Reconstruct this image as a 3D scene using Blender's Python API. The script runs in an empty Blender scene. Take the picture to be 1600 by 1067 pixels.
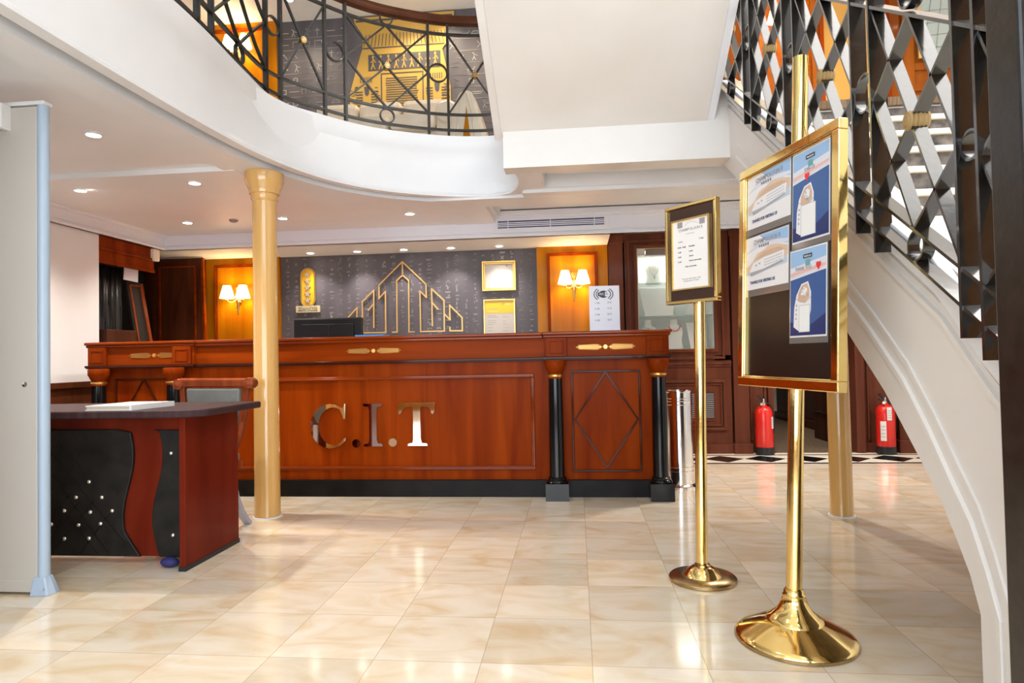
import bpy, bmesh, math, random
from mathutils import Vector, Matrix
random.seed(7)
S = bpy.context.scene
C = S.collection

# ---------------------------------------------------------------- camera
def cam():
    cd = bpy.data.cameras.new('camera'); co = bpy.data.objects.new('camera', cd); C.objects.link(co)
    yaw, pitch, roll = -.1001, .0246, -.0198
    f = Vector((math.sin(yaw)*math.cos(pitch), math.cos(yaw)*math.cos(pitch), math.sin(pitch)))
    r = Vector((math.cos(yaw), -math.sin(yaw), 0)); u = r.cross(f)
    c, s = math.cos(roll), math.sin(roll)
    r2 = c*r + s*u; u2 = -s*r + c*u
    m = Matrix((r2, u2, -f)).transposed().to_4x4(); m.translation = (0, 0, .97)
    co.matrix_world = m
    cd.sensor_width = 36; cd.lens = 22.5; cd.clip_start = .05
    S.camera = co
cam()
# ---------------------------------------------------------------- world, exposure, daylight
W = bpy.data.worlds.new('world'); S.world = W; W.use_nodes = True
bg = W.node_tree.nodes['Background']; bg.inputs[0].default_value = (.86, .93, 1.0, 1); bg.inputs[1].default_value = .8
S.view_settings.view_transform = 'Standard'; S.view_settings.look = 'None'
S.view_settings.exposure = 0.92; S.view_settings.gamma = 1; S.view_settings.use_curve_mapping = False
def area(name, loc, rot, sx, sy, power, col):
    l = bpy.data.lights.new(name, 'AREA'); l.shape = 'RECTANGLE'; l.size = sx; l.size_y = sy; l.energy = power; l.color = col
    o = bpy.data.objects.new(name, l); C.objects.link(o); o.location = loc; o.rotation_euler = rot
    return o
# daylight through the glazed entrance front behind the camera (lobby and upper deck)
area('daylight_lobby', (-.4, -2.92, 1.25), (math.radians(90), 0, 0), 5.6, 1.9, 100, (.86, .93, 1.0))
area('daylight_upper', (-.4, -2.92, 3.55), (math.radians(90), 0, 0), 5.6, 1.5, 55, (.72, .88, 1.0))

# ---------------------------------------------------------------- materials
MATS = {}
def mat(name, col, rough=.5, metal=0., emit=None, es=0., spec=None, trans=0., coat=0., alpha=1.):
    m = bpy.data.materials.new(name); m.use_nodes = True
    b = m.node_tree.nodes['Principled BSDF']
    b.inputs['Base Color'].default_value = (*col, 1); b.inputs['Roughness'].default_value = rough
    b.inputs['Metallic'].default_value = metal
    if emit: b.inputs['Emission Color'].default_value = (*emit, 1); b.inputs['Emission Strength'].default_value = es
    if spec is not None: b.inputs['Specular IOR Level'].default_value = spec
    if trans: b.inputs['Transmission Weight'].default_value = trans
    if coat: b.inputs['Coat Weight'].default_value = coat; b.inputs['Coat Roughness'].default_value = .08
    MATS[name] = m; return m
def nodes(m): return m.node_tree.nodes, m.node_tree.links, m.node_tree.nodes['Principled BSDF']
def noisy(m, c1, c2, scale=(4, 4, 4), detail=4, lo=.3, hi=.7, bump=0., bs=60, distort=0.):
    n, l, b = nodes(m)
    tc = n.new('ShaderNodeTexCoord'); mp = n.new('ShaderNodeMapping'); mp.inputs['Scale'].default_value = scale
    no = n.new('ShaderNodeTexNoise'); no.inputs['Scale'].default_value = 1; no.inputs['Detail'].default_value = detail
    no.inputs['Distortion'].default_value = distort
    cr = n.new('ShaderNodeValToRGB'); cr.color_ramp.elements[0].position = lo; cr.color_ramp.elements[1].position = hi
    cr.color_ramp.elements[0].color = (*c1, 1); cr.color_ramp.elements[1].color = (*c2, 1)
    l.new(tc.outputs['Object'], mp.inputs[0]); l.new(mp.outputs[0], no.inputs['Vector']); l.new(no.outputs['Fac'], cr.inputs[0])
    l.new(cr.outputs[0], b.inputs['Base Color'])
    if bump:
        n2 = n.new('ShaderNodeTexNoise'); n2.inputs['Scale'].default_value = bs; n2.inputs['Detail'].default_value = 3
        bp = n.new('ShaderNodeBump'); bp.inputs['Strength'].default_value = bump; bp.inputs['Distance'].default_value = .01
        l.new(tc.outputs['Object'], n2.inputs['Vector']); l.new(n2.outputs['Fac'], bp.inputs['Height']); l.new(bp.outputs[0], b.inputs['Normal'])
    return m
def wood(name, dark, light, rough=.28, sc=(9, 9, .7), coat=.08):
    m = mat(name, light, rough, coat=coat, spec=.04); return noisy(m, dark, light, sc, 6, .3, .72, distort=.6)
wood('cherry', (.15, .016, .001), (.29, .044, .0022), .27, coat=.0)
wood('cherry_h', (.16, .018, .001), (.29, .045, .0022), .27, (.8, 9, 9), .0)
wood('cherry_dark', (.030, .006, .002), (.07, .014, .005), .2, (1, 6, 6), .22)
wood('cherry_gloss', (.15, .017, .001), (.27, .042, .0022), .22, (.8, 9, 9), .45)
wood('upper_wood', (.20, .045, .004), (.34, .095, .010), .28, (7, 7, .6), .15)
wood('honey', (.33, .10, .002), (.50, .20, .004), .3, (7, 7, .6))
wood('mahogany', (.090, .026, .014), (.16, .050, .028), .34)
wood('walnut', (.035, .012, .007), (.075, .026, .013), .4)
wood('panel_brown', (.050, .014, .006), (.11, .030, .010), .35)
wood('desk_red', (.09, .008, .003), (.17, .020, .008), .3, (5, 5, .8))
wood('chair_wood', (.16, .030, .010), (.30, .07, .025), .18, (20, 20, 3))
wood('rail_wood', (.05, .016, .008), (.13, .045, .022), .22, (3, 3, 3))
noisy(mat('desk_top', (.06, .045, .045), .5, spec=.08), (.035, .018, .020), (.065, .036, .038), (30, 3, 3))
noisy(mat('white_paint', (.80, .79, .78), .45), (.77, .785, .81), (.82, .835, .86), (2, 2, 2), 3)
noisy(mat('stair_paint', (.80, .77, .73), .4), (.75, .71, .67), (.83, .80, .77), (1.5, 1.5, 1.5), 4)
mat('white_gloss', (.82, .84, .90), .35)
mat('black_gloss', (.005, .005, .006), .12, spec=.35)
noisy(mat('plinth_black', (.012, .010, .009), .3, spec=.1), (.005, .004, .004), (.012, .010, .009), (6, 6, 6))
noisy(mat('iron', (.012, .011, .010), .2, coat=1.), (.008, .007, .006), (.022, .018, .015), (30, 30, 30), bump=.06, bs=60)
noisy(mat('iron_dark', (.012, .011, .010), .3), (.008, .007, .006), (.022, .018, .015), (30, 30, 30), bump=.06, bs=60)
noisy(mat('leather_black', (.02, .018, .016), .45, spec=.2), (.010, .009, .008), (.024, .021, .018), (9, 9, 9), bump=.1, bs=150)
noisy(mat('leather_grey', (.15, .155, .15), .42), (.12, .125, .12), (.18, .185, .175), (8, 8, 8), bump=.1, bs=120)
noisy(mat('leather_cream', (.68, .58, .45), .4), (.60, .50, .38), (.74, .65, .52), (6, 6, 6), bump=.15, bs=60)
mat('column_paint', (.66, .38, .12), .16, coat=.5)
noisy(mat('brass', (.92, .66, .24), .10, 1.0), (.86, .60, .20), (.95, .72, .30), (8, 8, 8), bump=.05, bs=14)
noisy(mat('brass_old', (.42, .30, .14), .25, 1.0), (.36, .25, .12), (.50, .36, .17), (14, 14, 14))
mat('gold_leaf', (.78, .48, .14), .3, .9)
mat('gold_line', (.72, .45, .16), .35, .6)
noisy(mat('steel', (.80, .80, .82), .12, 1.0), (.74, .74, .76), (.86, .86, .88), (4, 4, .6))
mat('chrome', (.80, .70, .58), .04, 1.0)
mat('scan_grey', (.56, .52, .47), .4)
mat('scan_edge', (.40, .50, .62), .3)
mat('plastic_white', (.78, .78, .77), .35)
mat('paper', (.80, .76, .73), .6); mat('paper_aged', (.58, .54, .48), .6); mat('paper_cream', (.60, .50, .38), .6); mat('paper_blue', (.72, .71, .78), .35)
mat('ink', (.05, .05, .06), .6); mat('ink_blue', (.05, .06, .16), .5); mat('ink_grey', (.30, .28, .29), .6)
mat('red', (.70, .02, .012), .3, coat=.4); mat('heart_red', (.75, .03, .04), .4)
mat('label_white', (.8, .8, .78), .5)
mat('rubber', (.012, .012, .014), .45); mat('monitor_black', (.008, .008, .009), .35, spec=.25)
mat('blue_card', (.05, .25, .60), .4)
mat('board_brown', (.040, .014, .006), .22, coat=.3); mat('board_black', (.010, .008, .007), .25)
mat('dark', (.008, .006, .005), .7)
mat('void', (.02, .02, .022), .6)
mat('yellow', (.85, .52, .01), .4); mat('star_gold', (.88, .84, .74), .2, .9)
mat('plaque_gold', (.80, .42, .01), .3); mat('plaque_pale', (.70, .60, .36), .35, .3)
mat('rope', (.38, .25, .10), .7)
mat('cream_marble', (.84, .76, .62), .25)
noisy(mat('riser_stone', (.2, .17, .15), .4), (.035, .030, .028), (.24, .20, .17), (14, 14, 14), 8, .35, .7)
noisy(mat('carpet', (.10, .06, .03), .95), (.06, .035, .018), (.14, .09, .045), (40, 40, 40), bump=.3, bs=300)
noisy(mat('carpet_runner', (.16, .10, .06), .95), (.10, .06, .035), (.22, .15, .09), (90, 6, 6), bump=.3, bs=200)
noisy(mat('curtain', (.012, .012, .012), .35), (.006, .006, .006), (.028, .026, .024), (18, 18, 5))
mat('shade', (.9, .8, .6), .6, emit=(1, .83, .52), es=3.4)
mat('lens', (1, 1, 1), .4, emit=(1, .93, .82), es=14); mat('panel_glow', (.8, .8, .8), .5, emit=(1, .97, .93), es=2.6)  # last one: emission of the light panel added above the stairs
mat('interior', (.62, .64, .60), .6, emit=None)
mat('bust', (.74, .73, .68), .55); mat('bust_grey', (.30, .30, .30), .5); mat('coral', (.45, .06, .05), .3); mat('silver', (.5, .5, .5), .2, 1.)
mat('mural_gold', (.62, .38, .08), .4, .25); mat('mural_dark', (.075, .068, .075), .5)
mat('cloth_blue', (.02, .02, .12), .7); mat('plastic_wrap', (.42, .44, .52), .2)
mat('sky1', (.30, .48, .72), .25); mat('sky2', (.66, .68, .74), .25); mat('sea', (.03, .10, .30), .22); mat('sea2', (.01, .03, .14), .22)
mat('sand', (.58, .40, .28), .3); mat('sand2', (.68, .50, .36), .3); mat('water', (.50, .58, .66), .3); mat('ship_white', (.78, .76, .76), .3)
mat('ship_shade', (.36, .37, .42), .3); mat('teal', (.15, .35, .35), .4); mat('pink', (.75, .45, .40), .3)
mat('sleeve', (.16, .15, .14), .12, coat=.6); mat('note_paper', (.72, .70, .78), .7)
mat('door_gloss', (.52, .27, .04), .12, coat=.8); mat('leaded', (.42, .48, .44), .2)
g = mat('glass', (.75, .85, .80), .03); nodes(g)[2].inputs['Alpha'].default_value = .10
mat('shelf_glass', (.35, .5, .45), .05); nodes(MATS['shelf_glass'])[2].inputs['Alpha'].default_value = .45
# wallpaper: grey purple, faint vertical tone bands
def wallpaper():
    m = mat('wallpaper', (.12, .105, .115), .5); n, l, b = nodes(m)
    tc = n.new('ShaderNodeTexCoord'); mp = n.new('ShaderNodeMapping'); mp.inputs['Scale'].default_value = (5, 0, .05)
    no = n.new('ShaderNodeTexNoise'); no.inputs['Scale'].default_value = 1; no.inputs['Detail'].default_value = 2
    cr = n.new('ShaderNodeValToRGB'); cr.color_ramp.elements[0].position = .3; cr.color_ramp.elements[1].position = .7
    cr.color_ramp.elements[0].color = (.070, .060, .068, 1); cr.color_ramp.elements[1].color = (.125, .110, .120, 1)
    l.new(tc.outputs['Object'], mp.inputs[0]); l.new(mp.outputs[0], no.inputs['Vector']); l.new(no.outputs['Fac'], cr.inputs[0]); l.new(cr.outputs[0], b.inputs['Base Color'])
wallpaper()
# marble floor tiles on the .352 m grid
def floor_mat():
    m = mat('marble_floor', (.8, .68, .5), .12, coat=.45, spec=.6); n, l, b = nodes(m)
    T = .352
    geo = n.new('ShaderNodeNewGeometry')
    sub = n.new('ShaderNodeVectorMath'); sub.operation = 'SUBTRACT'; sub.inputs[1].default_value = (-.676, 4.151, 0)
    l.new(geo.outputs['Position'], sub.inputs[0])
    dv = n.new('ShaderNodeVectorMath'); dv.operation = 'DIVIDE'; dv.inputs[1].default_value = (T, T, 1); l.new(sub.outputs[0], dv.inputs[0])
    fl = n.new('ShaderNodeVectorMath'); fl.operation = 'FLOOR'; l.new(dv.outputs[0], fl.inputs[0])
    fr = n.new('ShaderNodeVectorMath'); fr.operation = 'FRACTION'; l.new(dv.outputs[0], fr.inputs[0])
    wn = n.new('ShaderNodeTexWhiteNoise'); wn.noise_dimensions = '2D'; l.new(fl.outputs[0], wn.inputs['Vector'])
    # per tile shift of the vein pattern
    sc = n.new('ShaderNodeVectorMath'); sc.operation = 'SCALE'; sc.inputs['Scale'].default_value = 11; l.new(wn.outputs['Color'], sc.inputs[0])
    ad = n.new('ShaderNodeVectorMath'); ad.operation = 'ADD'; l.new(sub.outputs[0], ad.inputs[0]); l.new(sc.outputs[0], ad.inputs[1])
    mp = n.new('ShaderNodeMapping'); mp.inputs['Rotation'].default_value = (0, 0, .6); mp.inputs['Scale'].default_value = (3.2, 7, 1); l.new(ad.outputs[0], mp.inputs[0])
    no = n.new('ShaderNodeTexNoise'); no.inputs['Scale'].default_value = 1.0; no.inputs['Detail'].default_value = 5; no.inputs['Distortion'].default_value = 1.2; l.new(mp.outputs[0], no.inputs['Vector'])
    cr = n.new('ShaderNodeValToRGB'); e = cr.color_ramp.elements
    e[0].position = .30; e[0].color = (.73, .56, .36, 1); e[1].position = .62; e[1].color = (.84, .75, .62, 1)
    k = e.new(.45); k.color = (.79, .67, .50, 1)
    l.new(no.outputs['Fac'], cr.inputs[0])
    # tile tone
    mr = n.new('ShaderNodeMapRange'); mr.inputs['To Min'].default_value = .86; mr.inputs['To Max'].default_value = 1.08; l.new(wn.outputs['Value'], mr.inputs['Value'])
    mul = n.new('ShaderNodeVectorMath'); mul.operation = 'SCALE'; l.new(cr.outputs[0], mul.inputs[0]); l.new(mr.outputs[0], mul.inputs['Scale'])
    # joints
    sp = n.new('ShaderNodeSeparateXYZ'); l.new(fr.outputs[0], sp.inputs[0])
    def edge(o):
        a = n.new('ShaderNodeMath'); a.operation = 'SUBTRACT'; a.inputs[1].default_value = .5; l.new(o, a.inputs[0])
        c = n.new('ShaderNodeMath'); c.operation = 'ABSOLUTE'; l.new(a.outputs[0], c.inputs[0])
        g_ = n.new('ShaderNodeMath'); g_.operation = 'GREATER_THAN'; g_.inputs[1].default_value = .4955; l.new(c.outputs[0], g_.inputs[0]); return g_
    ex, ey = edge(sp.outputs[0]), edge(sp.outputs[1])
    mx = n.new('ShaderNodeMath'); mx.operation = 'MAXIMUM'; l.new(ex.outputs[0], mx.inputs[0]); l.new(ey.outputs[0], mx.inputs[1])
    mf = n.new('ShaderNodeMath'); mf.operation = 'MULTIPLY'; mf.inputs[1].default_value = .55; l.new(mx.outputs[0], mf.inputs[0])
    mix = n.new('ShaderNodeMixRGB'); mix.inputs['Color2'].default_value = (.42, .28, .15, 1)
    l.new(mf.outputs[0], mix.inputs['Fac']); l.new(mul.outputs[0], mix.inputs['Color1']); l.new(mix.outputs[0], b.inputs['Base Color'])
    # slight waviness of the polish
    n2 = n.new('ShaderNodeTexNoise'); n2.inputs['Scale'].default_value = 3; l.new(geo.outputs['Position'], n2.inputs['Vector'])
    bp = n.new('ShaderNodeBump'); bp.inputs['Strength'].default_value = .04; bp.inputs['Distance'].default_value = .02; l.new(n2.outputs['Fac'], bp.inputs['Height']); l.new(bp.outputs[0], b.inputs['Normal'])
    b.inputs['Roughness'].default_value = .13
floor_mat()
M = MATS

# ---------------------------------------------------------------- mesh helpers
WL = {}                                     # world location of every object that parents something
class Frame:
    def __init__(s, o, x, y): s.o = Vector(o); s.x = Vector(x).normalized(); s.y = Vector(y).normalized(); s.n = s.x.cross(s.y)
    def p(s, u, v, d=0): return s.o + s.x*u + s.y*v + s.n*d
def wallF(Y, o=(0, 0)): return Frame((o[0], Y, o[1]), (1, 0, 0), (0, 0, 1))     # faces the camera (-Y)
class MB:
    def __init__(s): s.b = bmesh.new()
    def hexa(s, P):                          # 8 points: bottom loop 0-3, top loop 4-7
        v = [s.b.verts.new(p) for p in P]
        for f in ((0, 3, 2, 1), (4, 5, 6, 7), (0, 1, 5, 4), (1, 2, 6, 5), (2, 3, 7, 6), (3, 0, 4, 7)): s.b.faces.new([v[i] for i in f])
        return s
    def box(s, x0, x1, y0, y1, z0, z1):
        return s.hexa([(x0, y0, z0), (x1, y0, z0), (x1, y1, z0), (x0, y1, z0), (x0, y0, z1), (x1, y0, z1), (x1, y1, z1), (x0, y1, z1)])
    def fbox(s, F, u0, u1, v0, v1, d0, d1):
        return s.hexa([F.p(u0, v0, d0), F.p(u1, v0, d0), F.p(u1, v1, d0), F.p(u0, v1, d0), F.p(u0, v0, d1), F.p(u1, v0, d1), F.p(u1, v1, d1), F.p(u0, v1, d1)])
    def prism(s, A, B):                      # two matching loops
        a = [s.b.verts.new(p) for p in A]; b = [s.b.verts.new(p) for p in B]; n = len(a)
        s.b.faces.new(list(reversed(a))); s.b.faces.new(b)
        for i in range(n): s.b.faces.new((a[i], a[(i+1) % n], b[(i+1) % n], b[i]))
        return s
    def fpoly(s, F, pts, d0, d1): return s.prism([F.p(u, v, d0) for u, v in pts], [F.p(u, v, d1) for u, v in pts])
    def fline(s, F, pts, w, d0, d1, closed=False):
        n = len(pts); segs = n if closed else n-1
        for i in range(segs):
            a = Vector(pts[i]); b = Vector(pts[(i+1) % n]); t = (b-a)
            if t.length < 1e-6: continue
            t.normalize(); q = Vector((-t.y, t.x))*w/2; a2 = a-t*w/2; b2 = b+t*w/2
            s.fpoly(F, [a2-q, b2-q, b2+q, a2+q], d0, d1 + i*1e-5)
        return s
    def fframe(s, F, u0, u1, v0, v1, w, d0, d1):
        s.fbox(F, u0, u1, v0, v0+w, d0, d1); s.fbox(F, u0, u1, v1-w, v1, d0, d1)
        s.fbox(F, u0, u0+w, v0+w, v1-w, d0, d1); s.fbox(F, u1-w, u1, v0+w, v1-w, d0, d1); return s
    def disc(s, F, u, v, ru, rv, d0, d1, n=24, a0=0):
        return s.fpoly(F, [(u+ru*math.cos(a0+2*math.pi*i/n), v+rv*math.sin(a0+2*math.pi*i/n)) for i in range(n)], d0, d1)
    def star(s, F, u, v, r, d0, d1):
        return s.fpoly(F, [(u+(r if i % 2 == 0 else r*.4)*math.sin(math.pi*i/5), v+(r if i % 2 == 0 else r*.4)*math.cos(math.pi*i/5)) for i in range(10)], d0, d1)
    def lathe(s, c, prof, n=32, axis=None, sx=1, sy=1):
        c = Vector(c); z = Vector(axis).normalized() if axis else Vector((0, 0, 1))
        x = Vector((1, 0, 0)) if abs(z.x) < .9 else Vector((0, 1, 0)); y = z.cross(x).normalized(); x = y.cross(z)
        rings = []
        for r, h in prof:
            rings.append([s.b.verts.new(c + z*h + x*max(r, 1e-4)*sx*math.cos(2*math.pi*i/n) + y*max(r, 1e-4)*sy*math.sin(2*math.pi*i/n)) for i in range(n)])
        for a, b in zip(rings, rings[1:]):
            for i in range(n): s.b.faces.new((a[i], a[(i+1) % n], b[(i+1) % n], b[i]))
        s.b.faces.new(list(reversed(rings[0]))); s.b.faces.new(rings[-1]); return s
    def cyl(s, a, b, r, r2=None, n=24):
        a, b = Vector(a), Vector(b); return s.lathe(a, [(r, 0), (r2 if r2 is not None else r, (b-a).length)], n, b-a)
    def sweep(s, pts, prof, nrm=None, closed=False):
        # prof: list of (side, out) ; out along nrm (function or vector), side = perpendicular
        pts = [Vector(p) for p in pts]; n = len(pts); rings = []
        for i, p in enumerate(pts):
            a = pts[(i-1) % n] if (closed or i > 0) else pts[i]; b = pts[(i+1) % n] if (closed or i < n-1) else pts[i]
            t = (b-a).normalized(); N = Vector(nrm[i]) if isinstance(nrm, list) else Vector(nrm or (0, 0, 1))
            N = (N - t*N.dot(t)).normalized(); q = t.cross(N)
            rings.append([s.b.verts.new(p + q*c0 + N*c1) for c0, c1 in prof])
        m = len(prof); k = n if closed else n-1
        for i in range(k):
            A, B = rings[i], rings[(i+1) % n]
            for j in range(m): s.b.faces.new((A[j], A[(j+1) % m], B[(j+1) % m], B[j]))
        if not closed: s.b.faces.new(list(reversed(rings[0]))); s.b.faces.new(rings[-1])
        return s
    def tube(s, pts, r, n=10, closed=False, nrm=None):
        if nrm is None:
            d = Vector(pts[-1])-Vector(pts[0]) if not closed else Vector((0, 0, 0)); nrm = (.13, .31, .94) if abs(d.z) < .9*max(d.length, 1e-6) else (.95, .3, .02)
        return s.sweep(pts, [(r*math.cos(2*math.pi*i/n), r*math.sin(2*math.pi*i/n)) for i in range(n)], nrm, closed)
    def sphere(s, c, r, sc=(1, 1, 1), n=16):
        bmesh.ops.create_uvsphere(s.b, u_segments=n, v_segments=n//2+2, radius=1, matrix=Matrix.Translation(c) @ Matrix.Diagonal((r*sc[0], r*sc[1], r*sc[2], 1))); return s
    def xform(s, m): s.b.transform(m); return s
    def build(s, name, m, parent=None, smooth=False, bevel=0., subsurf=0, org=None):
        bm = s.b; bmesh.ops.recalc_face_normals(bm, faces=bm.faces)
        if parent is not None: o0 = WL[parent.name]
        elif org: o0 = Vector(org)
        else:
            xs = [v.co for v in bm.verts]; mn = [min(c[i] for c in xs) for i in range(3)]; mx = [max(c[i] for c in xs) for i in range(3)]
            o0 = Vector(((mn[0]+mx[0])/2, (mn[1]+mx[1])/2, mn[2]))
        # parts keep their own origin at their bbox base too
        xs = [v.co for v in bm.verts]; mn = [min(c[i] for c in xs) for i in range(3)]; mx = [max(c[i] for c in xs) for i in range(3)]
        own = Vector(((mn[0]+mx[0])/2, (mn[1]+mx[1])/2, mn[2])) if parent is not None else o0
        bmesh.ops.translate(bm, verts=bm.verts, vec=-own)
        me = bpy.data.meshes.new(name); bm.to_mesh(me); bm.free()
        for mm in (m if isinstance(m, (list, tuple)) else [m]): me.materials.append(M[mm] if isinstance(mm, str) else mm)
        if smooth:
            for p in me.polygons: p.use_smooth = True
        o = bpy.data.objects.new(name, me); C.objects.link(o)
        if parent is not None: o.parent = parent; o.location = own - o0
        else: o.location = own
        WL[o.name] = own
        if smooth:
            md = o.modifiers.new('edge', 'EDGE_SPLIT'); md.split_angle = math.radians(42)
        if bevel:
            md = o.modifiers.new('bevel', 'BEVEL'); md.width = bevel; md.segments = 2; md.limit_method = 'ANGLE'; md.angle_limit = math.radians(40)
        if subsurf:
            md = o.modifiers.new('sub', 'SUBSURF'); md.levels = subsurf; md.render_levels = subsurf
        return o
def tag(o, label, cat, group=None, kind=None):
    if label: o['label'] = label
    if cat: o['category'] = cat
    if group: o['group'] = group
    if kind: o['kind'] = kind
    return o
def thing(name, loc, label, cat, group=None):
    o = bpy.data.objects.new(name, None); C.objects.link(o); o.location = loc; o.empty_display_size = .1; WL[o.name] = Vector(loc)
    return tag(o, label, cat, group)
def struct(o): o['kind'] = 'structure'; return o
def copy_tree(o, loc=None, parent=None):
    c = o.copy(); C.objects.link(c); c.parent = parent
    if loc is not None: c.location = loc; WL[c.name] = Vector(loc)
    for ch in list(o.children): copy_tree(ch, None, c)
    return c
def text(name, s, size, m, parent, F, u, v, d=.0004, align='CENTER', th=.0003, bold=0., sx=1.):
    cu = bpy.data.curves.new('t', 'FONT'); cu.body = s; cu.size = size; cu.align_x = align; cu.align_y = 'CENTER'; cu.extrude = th; cu.offset = bold; cu.resolution_u = 3
    t = bpy.data.objects.new('t', cu); C.objects.link(t)
    dg = bpy.context.evaluated_depsgraph_get(); me = bpy.data.meshes.new_from_object(t.evaluated_get(dg))
    bpy.data.objects.remove(t)
    b = MB(); b.b.from_mesh(me)
    mt = Matrix(((F.x.x*sx, F.y.x, F.n.x, 0), (F.x.y*sx, F.y.y, F.n.y, 0), (F.x.z*sx, F.y.z, F.n.z, 0), (0, 0, 0, 1))); mt.translation = F.p(u, v, d)
    b.b.transform(mt); bpy.data.meshes.remove(me)
    if not len(b.b.verts): return None
    return b.build(name, m, parent)
def light(kind, name, loc, power, col, parent=None, size=.04, spot=None, blend=.5, rot=(0, 0, 0)):
    l = bpy.data.lights.new(name, kind); l.energy = power; l.color = col
    if kind in ('POINT', 'SPOT'): l.shadow_soft_size = size
    if spot: l.spot_size = math.radians(spot); l.spot_blend = blend
    o = bpy.data.objects.new(name, l); C.objects.link(o); o.rotation_euler = rot
    if parent is not None: o.parent = parent; o.location = Vector(loc)-WL[parent.name]
    else: o.location = loc
    return o
def lin(a, b, t): return a+(b-a)*t
def catmull(P, n=8):
    P = [Vector(p) for p in P]; Q = [P[0]*2-P[1]]+P+[P[-1]*2-P[-2]]; out = []
    for i in range(1, len(Q)-2):
        for k in range(n):
            t = k/n; a, b, c, d = Q[i-1], Q[i], Q[i+1], Q[i+2]
            out.append(.5*((2*b)+(c-a)*t+(2*a-5*b+4*c-d)*t*t+(-a+3*b-3*c+d)*t**3))
    out.append(P[-1]); return out

# ================================================================ SETTING
struct(MB().box(-4.6, 4.4, -3.1, 6.42, -.1, 0).build('floor', 'marble_floor'))
b = MB().box(1.83, 2.95, 6.42, 9.9, -.1, .004); struct(b.build('floor_corridor', 'carpet'))
# inlaid border strip along the back wall
struct(MB().box(.66, 4.3, 5.80, 6.38, 0, .0015).build('trim_1', 'cream_marble'))
b = MB(); b.box(.66, 4.3, 5.785, 5.825, 0, .003); b.box(.66, 4.3, 6.245, 6.275, 0, .003)
x = .77
while x < 4.2:
    b.prism([(x, 6.04, .0012), (x+.18, 5.855, .0012), (x+.36, 6.04, .0012), (x+.18, 6.215, .0012)], [(x, 6.04, .003), (x+.18, 5.855, .003), (x+.36, 6.04, .003), (x+.18, 6.215, .003)]); x += .367
struct(b.build('trim_2', 'black_gloss'))
# walls
struct(MB().box(-4.0, -3.9, -3.1, 4.89, .84, 2.62).build('wall_left', 'white_paint'))
b = MB(); b.box(-4.0, -3.885, -3.1, 4.89, 0, .80); b.box(-4.0, -3.86, -3.1, 4.89, .80, .845)
for y in (-2, -1, 0, 1, 2, 3, 4): b.box(-3.89, -3.875, y+.1, y+.8, .15, .68)
struct(b.build('baseboard_left', 'panel_brown', bevel=.004))
struct(MB().box(-4.65, -4.55, 4.8, 6.5, 0, 2.3).build('wall_left_niche', 'dark'))
struct(MB().box(-4.6, -3.96, 4.80, 4.885, 0, 2.3).build('wall_niche_side', 'dark'))
b = MB(); b.box(-4.02, -3.91, 4.892, 5.60, 1.84, 2.06); b.box(-3.92, -3.895, 4.892, 5.60, 1.93, 1.955); b.box(-3.92, -3.90, 4.892, 5.60, 1.82, 1.85)
struct(b.build('trim_3', 'cherry', bevel=.004))
struct(MB().box(4.3, 4.4, -3.1, 6.5, 0, 4.7).build('wall_right', 'white_paint'))
struct(MB().box(-4.0, -3.9, -3.1, 6.5, 2.62, 4.7).build('wall_upper_left', 'white_paint'))
# entrance front behind the camera: wall around a glazed opening
b = MB(); b.box(-4.6, -3.3, -3.2, -3.1, 0, 4.7); b.box(2.5, 4.4, -3.2, -3.1, 0, 4.7); b.box(-3.3, 2.5, -3.2, -3.1, 2.25, 2.75); b.box(-3.3, 2.5, -3.2, -3.1, 4.35, 4.7); b.box(-3.3, 2.5, -3.2, -3.1, 0, .25)
struct(b.build('wall_front', 'honey'))
b = MB()
for x in (-3.3, -1.85, -.4, 1.05, 2.46): b.box(x, x+.06, -3.17, -3.12, .25, 2.25); b.box(x, x+.06, -3.17, -3.12, 2.75, 4.35)
struct(b.build('window_1', 'walnut'))
# lower back wall: wallpaper, backing
wp = struct(MB().box(-3.06, -.37, 6.4, 6.5, 0, 2.062).build('wall_back', 'wallpaper'))
struct(MB().box(-4.6, 1.6, 6.9, 7.0, 0, 4.7).build('wall_back_outer', 'dark'))
# panelled wood bays that carry the sconces
def panelF(name, x0, x1, z0, z1, Y=6.36, m='honey', seam='cherry'):
    F = wallF(Y); b = MB(); b.fbox(F, x0, x1, z0, z1, -.1, 0)
    o = struct(b.build(name, m))
    b = MB(); b.fframe(F, x0+.10, x1-.10, z0+.1, z1-.065, .018, 0, .022); b.fframe(F, x0+.118, x1-.118, z0+.118, z1-.083, .012, 0, .014)
    b.build('panel_moulding', seam, o, bevel=.003); return o
panelF('wall_back_panel', -3.86, -3.055, 0, 2.062)
panelF('wall_back_panel', -.375, .325, 0, 2.062)
struct(MB().box(-4.6, -3.86, 6.36, 6.46, 0, 2.062).build('wall_back_corner', 'panel_brown'))
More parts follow.
